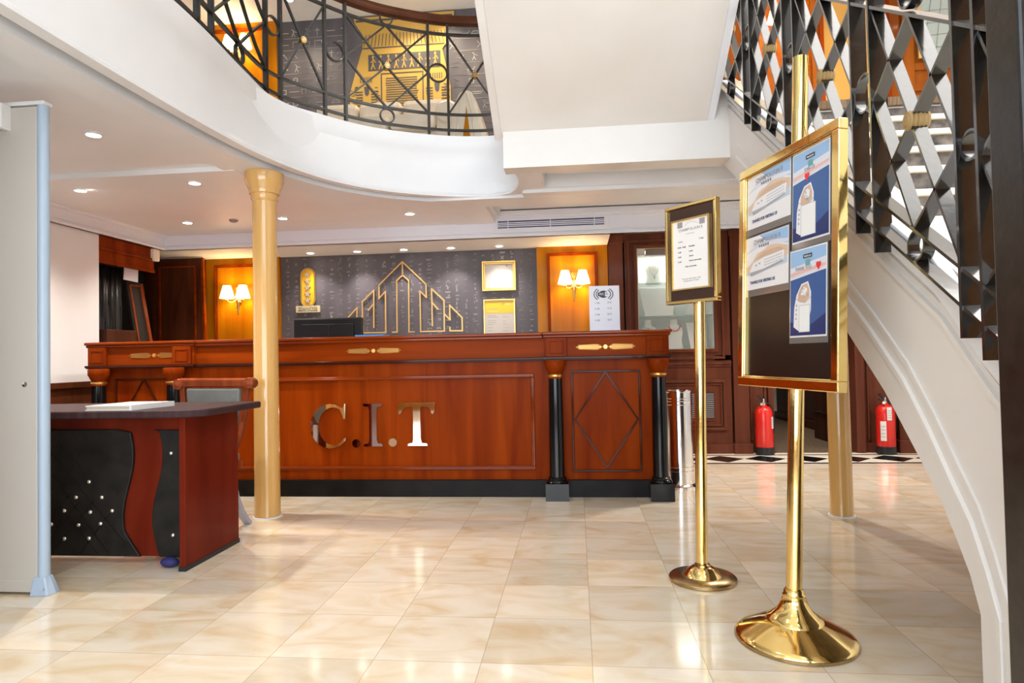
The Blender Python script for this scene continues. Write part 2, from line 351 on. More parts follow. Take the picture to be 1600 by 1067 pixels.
# hieroglyph-like marks of the wallpaper
def glyph(b, F, u, v, s, d1=.0025):
    k = random.randrange(12); w = .0042*s/.06+.0008; d0 = 0
    L = lambda pts, cl=False: b.fline(F, [(u+p[0]*s, v+p[1]*s) for p in pts], w, d0, d1, cl)
    if k == 0: L([(-.7, 0), (.7, 0)])
    elif k == 1: L([(-.7, .12), (.7, .12)]); L([(-.7, -.12), (.5, -.12)])
    elif k == 2: L([(-.6, -.3), (0, .35), (.5, -.3)])
    elif k == 3: L([(-.3, -.3), (.3, -.3), (.3, .3), (-.3, .3)], True)
    elif k == 4: L([(-.7, 0), (-.4, .2), (-.1, 0), (.2, .2), (.5, 0), (.7, .15)])
    elif k == 5: L([(.3*math.cos(a*math.pi/4), .3*math.sin(a*math.pi/4)) for a in range(8)], True)
    elif k == 6: L([(0, -.5), (0, .5)]); L([(-.3, .2), (.3, .2)])
    elif k == 7: L([(-.2, -.5), (0, 0), (.25, -.5)]); L([(0, 0), (.05, .35), (-.2, .5)]); L([(.0, .2), (.5, .1)])
    elif k == 8: L([(-.5, -.4), (-.5, .4), (.5, .4), (.5, .1)])
    elif k == 9: L([(-.5, -.1), (.4, -.1), (.6, .25)]); L([(-.3, -.1), (-.3, -.5)])
    elif k == 10: L([(-.35, .4), (.35, -.4)]); L([(-.35, -.4), (.35, .4)])
    else: L([(-.6, -.2), (.6, -.2), (.3, .15), (-.3, .15)], True)
mk = noisy(mat('mark_pale', (.4, .38, .35), .4, .2), (.13, .115, .12), (.52, .49, .43), (4.5, 1, 1.6), 3, .36, .58)
F = wallF(6.3995); b = MB(); x = -2.98
while x < -.42:
    z = 1.2+random.random()*.05; x0_ = x; sz = random.choice((.024, .030, .034))
    while z < 2.03:
        if random.random() < .85: glyph(b, F, x+random.uniform(-.006, .006), z, sz*random.uniform(.8, 1.2))
        if random.random() < .25: glyph(b, F, x+random.uniform(-.02, .02), z+.02, sz*.7)
        z += random.uniform(.035, .065)
    x += .094
b.build('wallpaper_marks', mk, wp)

# upper deck: slab, ceiling of the lobby (with dropped beams and recesses), fascia
low = [(-1.905, -3.1, 0), (-1.905, 0, 0), (-1.905, 1.9, 0), (-1.90, 2.55, 0), (-1.885, 3.0, 0), (-1.845, 3.5, 0), (-1.742, 3.94, 0), (-1.569, 4.28, 0), (-1.284, 4.555, 0), (-.938, 4.73, 0), (-.653, 4.785, 0), (-.47, 4.73, 0), (-.385, 4.55, 0), (-.36, 4.3, 0), (-.40, 4.12, 0)]
top = [(-1.83, -3.1, 0), (-1.83, 0, 0), (-1.83, 1.9, 0), (-1.825, 2.6, 0), (-1.835, 3.0, 0), (-1.875, 3.45, 0), (-1.885, 3.87, 0), (-1.70, 4.17, 0), (-1.42, 4.47, 0), (-1.02, 4.69, 0), (-.68, 4.77, 0), (-.50, 4.73, 0), (-.44, 4.55, 0), (-.42, 4.3, 0), (-.44, 4.12, 0)]
LO, TO = catmull(low), catmull(top)
def offset(P, d):
    out = []
    for i, p in enumerate(P):
        t = (P[min(i+1, len(P)-1)]-P[max(i-1, 0)]).normalized(); out.append(Vector((p.x+t.y*d, p.y-t.x*d, 0)))
    return out
# fascia as a loft with a lip at the bottom and a moulded band at the top
prof = [(0, 2.62, -.05), (0, 2.19, -.05), (0, 2.19, .012), (0, 2.205, .016), (0, 2.215, .004), (.10, 2.235, 0), (.25, 2.30, 0), (.6, 2.43, 0), (.92, 2.525, 0), (.94, 2.54, .012), (1, 2.60, .016), (1, 2.645, .016), (1, 2.645, -.12), (1, 2.62, -.12)]
b = MB(); rings = []
for k, z, out in prof:
    P = offset([LO[i].lerp(TO[i], k) for i in range(len(LO))], out); rings.append([b.b.verts.new((p.x, p.y, z)) for p in P])
for A, B in zip(rings, rings[1:]+rings[:1]):
    for i in range(len(A)-1): b.b.faces.new((A[i], A[i+1], B[i+1], B[i]))
b.b.faces.new([r[0] for r in rings]); b.b.faces.new([r[-1] for r in reversed(rings)])
struct(b.build('wall_balcony', 'white_paint', smooth=True))
IN = offset(LO, -.10)
poly = [(p.x, p.y) for p in IN]+[(-.4, 4.16), (1.0, 4.16), (1.0, 4.5), (4.3, 4.5), (4.3, 6.9), (-4.6, 6.9), (-4.6, -3.1)]
def slab(name, z0, z1, m, P=poly): return struct(MB().prism([(x, y, z0) for x, y in P], [(x, y, z1) for x, y in P]).build(name, m))
slab('floor_upper', 2.29, 2.62, ['white_paint'])
b = MB()
def inX(y):      # x of the slab edge on the straight part
    return -2.0
# dropped soffits, bottom 2.2; beams 2.165
b.box(-4.6, -2.17, -3.1, 3.77, 2.2, 2.295); b.box(-4.6, -2.17, 4.02, 5.74, 2.185, 2.295)
b.box(-4.6, -2.10, 3.77, 4.02, 2.168, 2.295)
P = [(p.x, p.y) for p in IN if p.y > -3.2]
cut = [q for q in P if q[0] < -1.03]
b.prism([(x, y, 2.172) for x, y in cut]+[(-1.03, 4.97, 2.172), (-2.17, 4.97, 2.172), (-2.17, -3.1, 2.172)], [(x, y, 2.295) for x, y in cut]+[(-1.03, 4.97, 2.295), (-2.17, 4.97, 2.295), (-2.17, -3.1, 2.295)])
b.box(-1.14, 4.3, 4.775, 5.03, 2.171, 2.295); b.box(-.37, 4.3, 4.66, 4.79, 2.172, 2.295)
b.box(-1.06, -.70, 5.0, 5.74, 2.18, 2.295); b.box(-2.17, -1.05, 4.96, 5.74, 2.185, 2.295)
b.box(-.70, 4.3, 5.03, 5.06, 2.20, 2.295); b.box(-.37, 1.6, 4.63, 4.67, 2.20, 2.295); b.box(-.70, -.67, 5.03, 5.74, 2.22, 2.295); b.box(-.67, -.65, 5.05, 5.74, 2.25, 2.295)
E_ = [(p.x, p.y) for p in offset(LO, -.02) if p.x > -.80]
b.prism([(x, y, 2.196) for x, y in E_]+[(-.2, 4.12, 2.196), (-.2, 4.6, 2.196), (-.36, 4.9, 2.196), (-.8, 4.9, 2.196)], [(x, y, 2.29) for x, y in E_]+[(-.2, 4.12, 2.29), (-.2, 4.6, 2.29), (-.36, 4.9, 2.29), (-.8, 4.9, 2.29)])
# soffit behind the crown band
b.box(-4.6, .325, 5.74, 6.44, 2.062, 2.295); b.box(.325, 4.3, 5.74, 6.9, 2.168, 2.295)
struct(b.build('ceiling', 'white_paint'))
# crown band over the counter and along the left wall
b = MB()
for (y, z0, z1) in ((5.70, 2.05, 2.28), (5.685, 2.05, 2.072), (5.69, 2.085, 2.10), (5.66, 2.235, 2.28), (5.68, 2.215, 2.24)): b.box(-3.9, 4.3, y, 5.745, z0, z1)
struct(b.build('trim_4', 'white_gloss', bevel=.004))
b = MB()
for (x, z0, z1) in ((-3.875, 2.05, 2.2), (-3.86, 2.05, 2.07), (-3.84, 2.165, 2.2), (-3.865, 2.085, 2.10)): b.box(-3.93, x, -3.1, 5.70, z0, z1)
struct(b.build('trim_5', 'white_gloss', bevel=.004))
# upper ceiling and back wall
struct(MB().box(-4.6, 4.4, -3.2, 6.9, 4.55, 4.7).build('ceiling_upper', 'white_paint'))
struct(MB().box(1.0, 3.6, .2, 3.6, 4.52, 4.549).build('added_light_panel', 'panel_glow'))  # glowing panel added out of view, brightens stairs and railing bars
uw = struct(MB().box(-3.06, -.35, 6.4, 6.5, 2.62, 4.55).build('wall_upper_back', 'wallpaper'))
b = MB(); b.box(-3.06, -.35, 6.35, 6.42, 2.62, 2.98); b.box(-3.06, -.35, 6.33, 6.36, 2.95, 3.0); b.box(-.36, 4.3, 6.40, 6.5, 2.62, 4.55)
for x in (-.35, .5, 1.5, 1.75, 2.32, 3.02, 3.15, 4.0): b.box(x, x+.10, 6.36, 6.42, 2.62, 4.55)
for z in (2.62, 3.42, 3.62, 4.45): b.box(3.1, 4.3, 6.375, 6.42, z, z+.07)
for z in (2.62, 3.42, 4.45): b.box(-.36, 2.3, 6.385, 6.42, z, z+.05)
struct(b.build('wall_upper_right', 'upper_wood', bevel=.004))
panelF('wall_upper_panel', -3.9, -3.06, 2.62, 4.55)
F = wallF(6.3995); b = MB(); z = 3.05
while z < 4.5:
    x = -3.0
    while x < -.45:
        if not (-2.32 < x < -1.2 and z < 4.6) and random.random() < .75: glyph(b, F, x, z, .075, .0025)
        x += random.uniform(.10, .17)
    b.fbox(F, -3.0, -2.3, z-.06, z-.057, 0, .002); b.fbox(F, -1.2, -.45, z-.06, z-.057, 0, .002)
    z += .125
b.build('wallpaper_marks', mk, uw)
# mural
mu = thing('wall_mural', (-1.75, 6.39, 2.98), 'large gold mural of an ancient temple facade on the upper wall behind the sofa', 'mural')
F = wallF(6.392)
b = MB(); b.fpoly(F, [(-2.3, 2.98), (-1.22, 2.98), (-1.22, 3.75), (-1.26, 3.95), (-1.30, 4.15), (-1.26, 4.2), (-1.26, 4.35), (-1.18, 4.47), (-1.17, 4.53), (-2.23, 4.53), (-2.22, 4.47), (-2.14, 4.35), (-2.14, 4.2), (-2.16, 4.15), (-2.22, 3.95), (-2.28, 3.75)], 0, .006); b.build('gold_field', 'mural_gold', mu)
b = MB(); d0, d1 = .006, .009
b.fline(F, [(-2.2, 4.49), (-1.2, 4.49)], .02, d0, d1)
for i in range(24):
    x = -2.10+i*.036; b.fline(F, [(x+.3*(x+1.7)*.2, 4.22), (x, 4.34)], .007, d0, d1)
b.fline(F, [(-2.13, 4.2), (-1.28, 4.2)], .012, d0, d1)
b.fbox(F, -2.08, -1.32, 3.96, 4.13, d0, d1)
b.fframe(F, -1.95, -1.50, 3.45, 3.93, .012, d0, d1)
for i in range(13): b.fbox(F, -1.90+random.random()*.01, -1.555-random.random()*.02, 3.58+i*.024, 3.59+i*.024, d0, d1)
for i in range(20): b.fbox(F, -1.90+i*.0175, -1.894+i*.0175, 3.47, 3.55, d0, d1)
for cx in (-2.10, -1.36):
    b.fpoly(F, [(cx-.03, 3.80), (cx+.03, 3.80), (cx+.02, 3.72), (cx, 3.70), (cx-.02, 3.72)], d0, d1)
    for i in range(6):
        b.fbox(F, cx-.10-i*.004, cx-.045, 3.60+i*.028, 3.612+i*.028, d0, d1); b.fbox(F, cx+.045, cx+.10+i*.004, 3.60+i*.028, 3.612+i*.028, d0, d1)
        b.fbox(F, cx-.07+i*.023, cx-.062+i*.023, 3.84, 3.90, d0, d1)
    b.fline(F, [(cx-.14, 3.58), (cx-.15, 3.35), (cx-.10, 3.2)], .03, d0, d1); b.fline(F, [(cx+.14, 3.58), (cx+.15, 3.35), (cx+.10, 3.2)], .03, d0, d1)
    b.fline(F, [(cx-.05, 3.3), (cx-.06, 3.02)], .035, d0, d1); b.fline(F, [(cx+.05, 3.3), (cx+.06, 3.02)], .035, d0, d1)
    b.disc(F, cx, 3.43, .06, .03, d0, d1)
for i in range(26):
    x = -1.95+i*.018; b.fbox(F, x, x+.006, 3.0, 3.05+random.random()*.35, d0, d1)
for i in range(110):
    x = random.choice((random.uniform(-2.27, -2.2), random.uniform(-1.3, -1.23), random.uniform(-2.0, -1.97))); z = random.uniform(3.0, 3.8); b.fbox(F, x-.015, x+.015, z, z+.006, d0, d1)
b.build('dark_line_work', 'mural_dark', mu)
b = MB()
for i in range(9):
    x = -2.03+i*.082; b.disc(F, x, 4.105, .012, .014, .009, .012, 8); b.fline(F, [(x, 4.09), (x, 4.03), (x-.018, 3.98)], .012, .009, .012); b.fline(F, [(x, 4.03), (x+.02, 3.98)], .010, .009, .012); b.fline(F, [(x-.02, 4.05), (x+.012, 4.075), (x+.028, 4.045)], .008, .009, .012)
b.disc(F, -1.7, 4.40, .06, .03, .009, .012); b.build('gold_figures', 'mural_gold', mu)

# ---- door opening and wood wall on the right
b = MB(); b.box(.33, .475, 6.36, 6.9, 0, 2.165); b.box(.315, .49, 6.345, 6.5, 2.10, 2.165); b.box(.32, .485, 6.35, 6.5, 2.075, 2.10); b.box(.315, .49, 6.345, 6.5, 0, .10)
b.box(1.50, 1.645, 6.36, 6.9, 0, 2.165); b.box(1.485, 1.66, 6.345, 6.5, 2.10, 2.165); b.box(1.485, 1.66, 6.33, 6.5, 0, .10); b.box(1.645, 1.83, 6.42, 6.9, 0, 2.165); b.box(1.66, 1.68, 6.40, 6.43, .12, 2.1); b.box(1.79, 1.815, 6.39, 6.43, 0, 2.1); b.box(1.82, 1.87, 6.36, 6.9, 0, 2.165)
b.box(1.87, 2.62, 6.38, 6.5, 2.02, 2.165); b.box(2.62, 2.70, 6.36, 6.9, 0, 2.165); b.box(2.70, 3.0, 6.42, 6.9, 0, 2.165); b.box(2.74, 2.76, 6.40, 6.43, .12, 2.1)
b.box(3.0, 3.15, 6.36, 6.9, 0, 2.165); b.box(2.985, 3.165, 6.33, 6.5, 0, .12); b.box(3.15, 4.3, 6.42, 6.9, 0, 2.165); b.box(2.68, 3.0, 6.405, 6.43, 0, .09)
struct(b.build('wall_back_right', 'mahogany', bevel=.005))
b = MB(); b.box(1.78, 1.83, 6.9, 9.9, 0, 2.3); b.box(2.92, 3.02, 8.15, 9.9, 0, 2.3); b.box(1.78, 3.0, 6.9, 9.9, 2.2, 2.3)
struct(b.build('wall_corridor', 'walnut'))
struct(MB().box(2.88, 2.95, 8.15, 9.8, 0, .10).build('baseboard_corridor', 'walnut'))
struct(MB().box(1.8, 3.1, 9.8, 9.9, 0, 2.3).build('wall_corridor_end', 'cream_marble'))
struct(MB().box(2.94, 3.02, 6.9, 8.15, 0, 2.3).build('door_1', 'black_gloss'))
dk = tag(MB().box(2.63, 2.93, 6.93, 7.5, .004, .62).build('low_cabinet', 'walnut', bevel=.01), 'dark low cabinet just inside the corridor doorway', 'cabinet')
MB().box(2.622, 2.634, 6.95, 7.48, .30, .315).build('door_gap', 'brass_old', dk)

# ================================================================ STAIRS
def zb(Y): return 1.337+.64*(Y-2.137) if Y < 4.14 else 2.62
low_yz = [(1.697, 0), (1.697, .315), (1.735, .40), (1.784, .469), (1.86, .565), (1.942, .644), (2.03, .725), (2.155, .839), (2.414, 1.032), (2.9, 1.36), (3.699, 1.875), (4.0, 2.06), (4.2, 2.17), (4.5, 2.29)]
def stringer(x0, x1, par, nm='stringer', m='stair_paint'):
    P = low_yz+[(4.5, 2.62)]+[(y, zb(y)+.09) for y in (4.2,)]+[(4.14, 2.69), (4.0, zb(4.0)+.085), (3.0, zb(3.0)+.085), (2.0, zb(2.0)+.085), (1.7, zb(1.7)+.08), (1.5, .93), (1.3, .77), (1.05, .60), (1.05, 0)]
    b = MB().prism([(x0, y, z) for y, z in P], [(x1, y, z) for y, z in P]); return b.build(nm, m, par)
st = thing('staircase', (1.9, 2.6, 0), 'wide white staircase with cream nosed steps climbing away on the right', 'staircase')
stringer(.975, 1.10, st); stringer(2.95, 3.07, st)
# lip and raised mouldings on the outer face
def rib(pts, x0, x1, h, nm, m='stair_paint'):
    A = [(x0, y, z) for y, z in pts]+[(x0, y, z-h) for y, z in reversed(pts)]
    return MB().prism(A, [(x1, y, z) for _, y, z in A]).build(nm, m, st, bevel=.006 if h > .05 else 0)
lipc = [(1.05, .605), (1.3, .78), (1.5, .94), (1.62, 1.04), (1.8, zb(1.8)+.092), (2.4, zb(2.4)+.092), (3.0, zb(3.0)+.092), (3.6, zb(3.6)+.092), (3.95, zb(3.95)+.10), (4.1, 2.685), (4.3, 2.70)]
rib(lipc, .945, .98, .095, 'lip', 'white_paint')
rib([(y, z-.125) for y, z in lipc[2:]], .966, .98, .012, 'moulding')
rib([(y, z-.16) for y, z in lipc[2:]], .962, .98, .02, 'moulding')
mid = [(1.62, .02), (1.62, .33), (1.665, .43), (1.72, .53), (1.80, .62), (1.9, .74), (2.03, .875), (2.23, 1.03), (2.6, 1.29), (3.2, 1.69), (3.9, 2.13)]
b = MB()
b.sweep([(.972, y, z) for y, z in mid], [(-.014, -.006), (.014, -.006), (.008, .006), (-.008, .006)], (-1, 0, 0)); b.build('moulding', 'stair_paint', st)
b = MB(); b.sweep([(.972, y-.03, z+.05) for y, z in mid], [(-.008, -.004), (.008, -.004), (.008, .004), (-.008, .004)], (1, 0, 0)); b.build('moulding', 'stair_paint', st)
RI, RU = .182, .273
Ps = []
for k in range(15): y = 4.5-k*RU; z = 2.62-k*RI; Ps += [(y, z-.03), (y, z-RI)] if k < 14 else [(y, z-.03), (y, 0)]
P = Ps+[(1.75, 0), (1.75, .3), (2.03, .70), (3.7, 1.86), (4.49, 2.29)]
P = [(4.495, 2.59)]+P[1:]
MB().prism([(1.10, y, z) for y, z in P], [(2.95, y, z) for y, z in P]).build('riser', 'riser_stone', st)
for k in range(1, 15):
    y = 4.5-k*RU; z = 2.62-k*RI
    MB().box(1.10, 2.95, y-.025, y+RU+.0, z-.032, z).build('tread', 'cream_marble', st, bevel=.006)
MB().box(1.10, 2.95, 4.46, 4.62, 2.60, 2.655).build('carpet_edge', 'carpet_runner', st)
# landing beam and the upper flight coming back towards the viewer
b = MB(); b.box(-.44, 1.0, 4.06, 4.2, 2.184, 2.62); struct(b.build('trim_6', 'stair_paint'))
us = thing('staircase', (.2, 4.1, 2.4), 'pale underside of the upper stair flight passing overhead in the centre', 'staircase')
def zs(Y): return 2.395+.62*(4.1-Y)
P = [(4.1, zs(4.1)), (.6, zs(.6)), (.6, zs(.6)+.32), (3.6, 2.62+.1), (4.1, 2.62)]
MB().prism([(-.45, y, z) for y, z in P], [(.84, y, z) for y, z in P]).build('soffit', 'stair_paint', us)
for x0, x1 in ((-.50, -.45), (.84, .89)):
    P2 = [(4.12, zs(4.1)-.01), (.6, zs(.6)-.01), (.6, zs(.6)+.5), (4.12, zs(4.1)+.42)]
    MB().prism([(x0, y, z) for y, z in P2], [(x1, y, z) for y, z in P2]).build('stringer', 'white_gloss' if x0 > 0 else 'stair_paint', us, bevel=.006)

# ---------------------------------------------------------------- railings
def flat(b, A, B, N, w=.008, d=.045, n=1):
    b.sweep([A, B], [(-w/2, -d/2), (w/2, -d/2), (w/2, d/2), (-w/2, d/2)], N)
def rail_bay(parent, pt, nr, u0, u1, v0, v1, diamond, w, d, rope='rope', seg=6, seam='iron'):
    """lattice between two posts; pt(u,v)->world, nr(u)->normal"""
    def line(a, c):
        n = seg; pts = [pt(lin(a[0], c[0], i/n), lin(a[1], c[1], i/n)) for i in range(n+1)]; N = [nr(lin(a[0], c[0], i/n)) for i in range(n+1)]
        b = MB(); b.sweep(pts, [(-w/2, -d/2), (w/2, -d/2), (w/2, d/2), (-w/2, d/2)], N); return b.build('lattice_bar', seam, parent)
    line((u0, v0), (u1, v1)); line((u0, v1), (u1, v0))
    um, vm = (u0+u1)/2, (v0+v1)/2
    if diamond:
        line((u0, vm), (um, v1)); line((um, v1), (u1, vm)); line((u1, vm), (um, v0)); line((um, v0), (u0, vm))
    return um, vm
def ring(parent, c, N, T, r, w=.006, d=.03, m='iron'):
    N, T = Vector(N).normalized(), Vector(T).normalized(); U = N.cross(T).normalized()
    pts = [Vector(c)+T*r*math.cos(2*math.pi*i/28)+U*r*math.sin(2*math.pi*i/28) for i in range(28)]
    b = MB(); b.sweep(pts, [(-w/2, -d/2), (w/2, -d/2), (w/2, d/2), (-w/2, d/2)], [tuple(N)]*28, True); return b.build('ring', m, parent, smooth=True)
def collar(parent, c, N, T, s=1., m='rope'):
    N, T = Vector(N).normalized(), Vector(T).normalized(); U = N.cross(T).normalized(); b = MB(); c = Vector(c)
    for k in range(5):
        off = (k-2)*.009*s; pts = [c+N*off+T*.017*s*math.cos(2*math.pi*i/16)*(1.1-.1*abs(k-2))+U*.017*s*math.sin(2*math.pi*i/16) for i in range(16)]
        b.sweep(pts, [(.006*s*math.cos(a*math.pi/3), .006*s*math.sin(a*math.pi/3)) for a in range(6)], [tuple(N)]*16, True)
    b.lathe(c-N*.026*s, [(.012*s, 0), (.018*s, .006*s), (.018*s, .046*s), (.012*s, .052*s)], 12, tuple(N))
    return b.build('rope_collar' if m == 'rope' else 'centre_boss', m, parent, smooth=True)
# stair railing in the plane X = .925
XR = .925
sr = thing('stair_railing', (XR, 2.6, 1.3), 'black wrought iron lattice railing along the right-hand stairs', 'railing')
Np = (1, 0, 0)
def sp(y, v): return Vector((XR, y, zb(y)+v)) if y < 4.14 else Vector((XR, y, 2.62+v))
pairs = [(4.12,), (3.432, 3.30), (2.80, 2.676), (2.148, 2.02), (1.60, 1.52), (1.12, 1.05)]
for pr in pairs:
    for y in pr:
        b = MB(); flat(b, (XR, y, zb(y)-.0), (XR, y, zb(y)+.87), Np, .010, .05); b.build('post', 'iron', sr)
    if len(pr) == 2: ring(sr, ((XR, sum(pr)/2, zb(sum(pr)/2)+.47)), Np, (0, 1, 0), abs(pr[0]-pr[1])/2-.006)
for v, w_ in ((.075, .009), (.166, .009), (.75, .009)):
    b = MB(); flat(b, sp(1.05, v), sp(4.139, v), Np, w_, .045); b.build('rail', 'iron', sr)
b = MB(); b.sweep([sp(1.05, .88), sp(4.139, .88)], [(-.02, -.03), (.02, -.03), (.028, 0), (.02, .03), (-.02, .03), (-.024, 0)], Np); b.build('handrail', 'rail_wood', sr)
for i in range(len(pairs)-1):
    y0 = pairs[i][-1]; y1 = pairs[i+1][0]
    um, vm = rail_bay(sr, sp, lambda u: Np, y0, y1, .166, .75, True, .008, .036, seg=1)
    collar(sr, sp(um, vm), Np, (0, 1, 0), 1.15)
    ring(sr, sp(um, .12), Np, (0, 1, .64), .040); ring(sr, sp(um, .815), Np, (0, 1, .64), .045)
nw = tag(MB().box(.762, .85, 1.16, 1.25, 0, 2.3).build('newel_post', 'iron_dark', bevel=.006), 'tall black newel post at the foot of the stairs, right edge of the frame', 'post')

# balcony railing following the curved deck edge
RP = offset(TO, -.035); Ls = [0]
for a, c in zip(RP, RP[1:]): Ls.append(Ls[-1]+(c-a).length)
def at(s):
    for i in range(len(Ls)-1):
        if Ls[i+1] >= s: t = (s-Ls[i])/(Ls[i+1]-Ls[i]); return RP[i].lerp(RP[i+1], t), (RP[i+1]-RP[i]).normalized()
    return RP[-1], (RP[-1]-RP[-2]).normalized()
def s_of(x, y): return Ls[min(range(len(RP)), key=lambda i: (RP[i].x-x)**2+(RP[i].y-y)**2)]
def fs(x, y):
    best = min((k*.01 for k in range(int(Ls[-1]*100))), key=lambda s: (at(s)[0].x-x)**2+(at(s)[0].y-y)**2); return best
br = thing('balcony_railing', (-1.5, 4.2, 2.645), 'black iron railing with brown wooden handrail on the curved upper balcony', 'railing')
def bpnt(s, v): p, t = at(s); return Vector((p.x, p.y, 2.60+v))
def bn(s): p, t = at(s); return (t.y, -t.x, 0)
pair_s = [(fs(-1.83, 1.45), fs(-1.83, 1.58)), (fs(-1.83, 2.25), fs(-1.83, 2.38)), (fs(-1.84, 3.02), fs(-1.85, 3.17)), (fs(-1.90, 3.84), fs(-1.875, 3.96)), (fs(-1.66, 4.21), fs(-1.56, 4.33)), (fs(-1.06, 4.68), fs(-.92, 4.73)), (fs(-.545, 4.75),)]
for pr in pair_s:
    for s_ in pr:
        b = MB(); flat(b, bpnt(s_, .03), bpnt(s_, .92), bn(s_), .018, .03); b.build('post', 'iron_dark', br)
    if len(pr) == 2:
        sm = sum(pr)/2; p, t = at(sm); ring(br, bpnt(sm, .54), bn(sm), t, min(.068, (pr[1]-pr[0])/2-.006), .009, .022, 'iron_dark')
s0, s1 = pair_s[0][0], pair_s[-1][0]
for v in (.105, .225, .84):
    n = 60; ss = [lin(s0, s1, i/n) for i in range(n+1)]; b = MB(); b.sweep([bpnt(s, v) for s in ss], [(-.008, -.012), (.008, -.012), (.008, .012), (-.008, .012)], [bn(s) for s in ss]); b.build('rail', 'iron_dark', br)
ss = [lin(s0, s1+.12, i/70) for i in range(71)]; b = MB(); b.sweep([bpnt(s, .945) for s in ss], [(-.03, -.035), (-.005, -.042), (.025, -.03), (.035, 0), (.025, .03), (-.005, .042), (-.03, .035)], [bn(s) for s in ss]); b.build('handrail', 'rail_wood', br, smooth=True)
for i in range(len(pair_s)-1):
    u0, u1 = pair_s[i][-1], pair_s[i+1][0]; dia = (u1-u0) > .5
    um, vm = rail_bay(br, bpnt, bn, u0, u1, .225, .84, dia, .011, .02, seam='iron_dark')
    p, t = at(um); collar(br, bpnt(um, vm), bn(um), t, 1.1, 'brass_old')
    if dia:
        ring(br, bpnt(um, .165), bn(um), t, .052, .009, .022, 'iron_dark'); ring(br, bpnt(um, .89), bn(um), t, .045, .009, .022, 'iron_dark')

# ================================================================ COLUMNS
def column(x, y, r, label, caph=True, zt=2.17):
    t = thing('column', (x, y, 0), label, 'column', None); zt = zt if x < 0 else 1.97; hh = zt-2.17
    b = MB(); b.lathe((x, y, 0), [(r*1.02, 0), (r*1.02, .02), (r, .03), (r*.93, 2.0+hh)], 48); b.build('shaft', 'column_paint', t, smooth=True)
    b = MB(); b.lathe((x, y, 0), [(q, z+hh) for q, z in ((r*.93, 1.985), (r*1.05, 2.0), (r*1.05, 2.03), (r*1.16, 2.035), (r*1.2, 2.06), (r*1.38, 2.09), (r*1.5, 2.12), (r*1.5, 2.17))], 48); b.build('capital', 'column_paint', t, smooth=True)
    b = MB(); b.lathe((x, y, 0), [(r*1.18, 0), (r*1.16, .006), (r*1.02, .007)], 40); b.build('foot_seal', 'plastic_white', t)
column(-1.955, 3.875, .078, 'glossy ochre round column in front of the reception counter')
column(1.535, 3.97, .063, 'slim ochre round column behind the framed poster board, by the stairs')

# ================================================================ RECEPTION COUNTER
rc = thing('reception_counter', (-1.5, 4.7, 0), 'long cherry wood reception counter with black columns and metal letters C.I.T', 'reception counter')
Yp, Ym = 4.47, 4.475
# body
MB().box(-3.60, .585, 4.47, 4.72, .115, .955).build('body', 'cherry', rc)
b = MB(); b.box(-3.62, .60, 4.44, 4.72, 0, .118); b.build('plinth', 'plinth_black', rc, bevel=.004)
# entablature: pavilions forward, centre set back
for x0, x1 in ((-3.62, -2.79), (-.222, .625)):
    b = MB(); b.box(x0, x1, 4.43, 4.72, .965, 1.10)
    b.build('frieze', 'cherry_h', rc, bevel=.004)
    b = MB(); b.box(x0-.012, x1+.012, 4.405, 4.72, .950, .968); b.box(x0-.006, x1+.006, 4.412, 4.72, .943, .952); b.build('dark_band', 'cherry_dark', rc, bevel=.003)
    b = MB(); b.box(x0-.015, x1+.02, 4.40, 4.95, 1.118, 1.140); b.box(x0-.008, x1+.01, 4.412, 4.93, 1.098, 1.12); b.build('countertop', 'cherry_gloss', rc, bevel=.008)
    for bx in (x0+.012, x1-.155):
        F = wallF(4.43); b = MB(); b.fbox(F, bx, bx+.145, .968, 1.098, -.02, .022); cb = b.build('corner_block', 'cherry', rc, bevel=.003)
        b = MB(); b.fframe(F, bx+.022, bx+.123, .988, 1.078, .008, .022, .027); b.build('block_moulding', 'cherry', cb, bevel=.002)
    # rhombus panel
    cx0, cx1 = (x0+.18, x1-.195) if x0 > -1 else (x0+.19, x1-.19)
    F = wallF(4.47); b = MB(); b.fframe(F, cx0, cx1, .172, .868, .012, 0, .014); b.build('panel_moulding', 'cherry_dark', rc, bevel=.002)
    mx = (cx0+cx1)/2; b = MB(); b.fline(F, [(mx, .858), (cx1-.022, .53), (mx, .20), (cx0+.022, .53)], .010, 0, .012, True); b.build('rhombus_moulding', 'cherry_dark', rc)
b = MB(); b.box(-2.79, -.222, 4.465, 4.72, .965, 1.10); b.build('frieze', 'cherry_h', rc)
b = MB(); b.box(-2.80, -.21, 4.435, 4.72, .950, .966); b.box(-2.80, -.21, 4.45, 4.72, .942, .952); b.build('dark_band', 'cherry_dark', rc, bevel=.003)
b = MB(); b.box(-2.81, -.235, 4.43, 4.95, 1.118, 1.140); b.box(-2.80, -.23, 4.44, 4.93, 1.096, 1.12); b.build('countertop', 'cherry_gloss', rc, bevel=.008)
F = wallF(4.47); b = MB(); b.fframe(F, -2.70, -.30, .188, .852, .026, 0, .016); b.fframe(F, -2.688, -.312, .200, .840, .010, .016, .026); b.build('panel_moulding', 'cherry_gloss', rc, bevel=.004)
b = MB(); b.box(-3.5, .55, 4.72, 5.25, .76, .80); b.box(-3.5, .55, 4.72, 4.75, 0, 1.1); b.build('work_surface', 'cherry_h', rc)
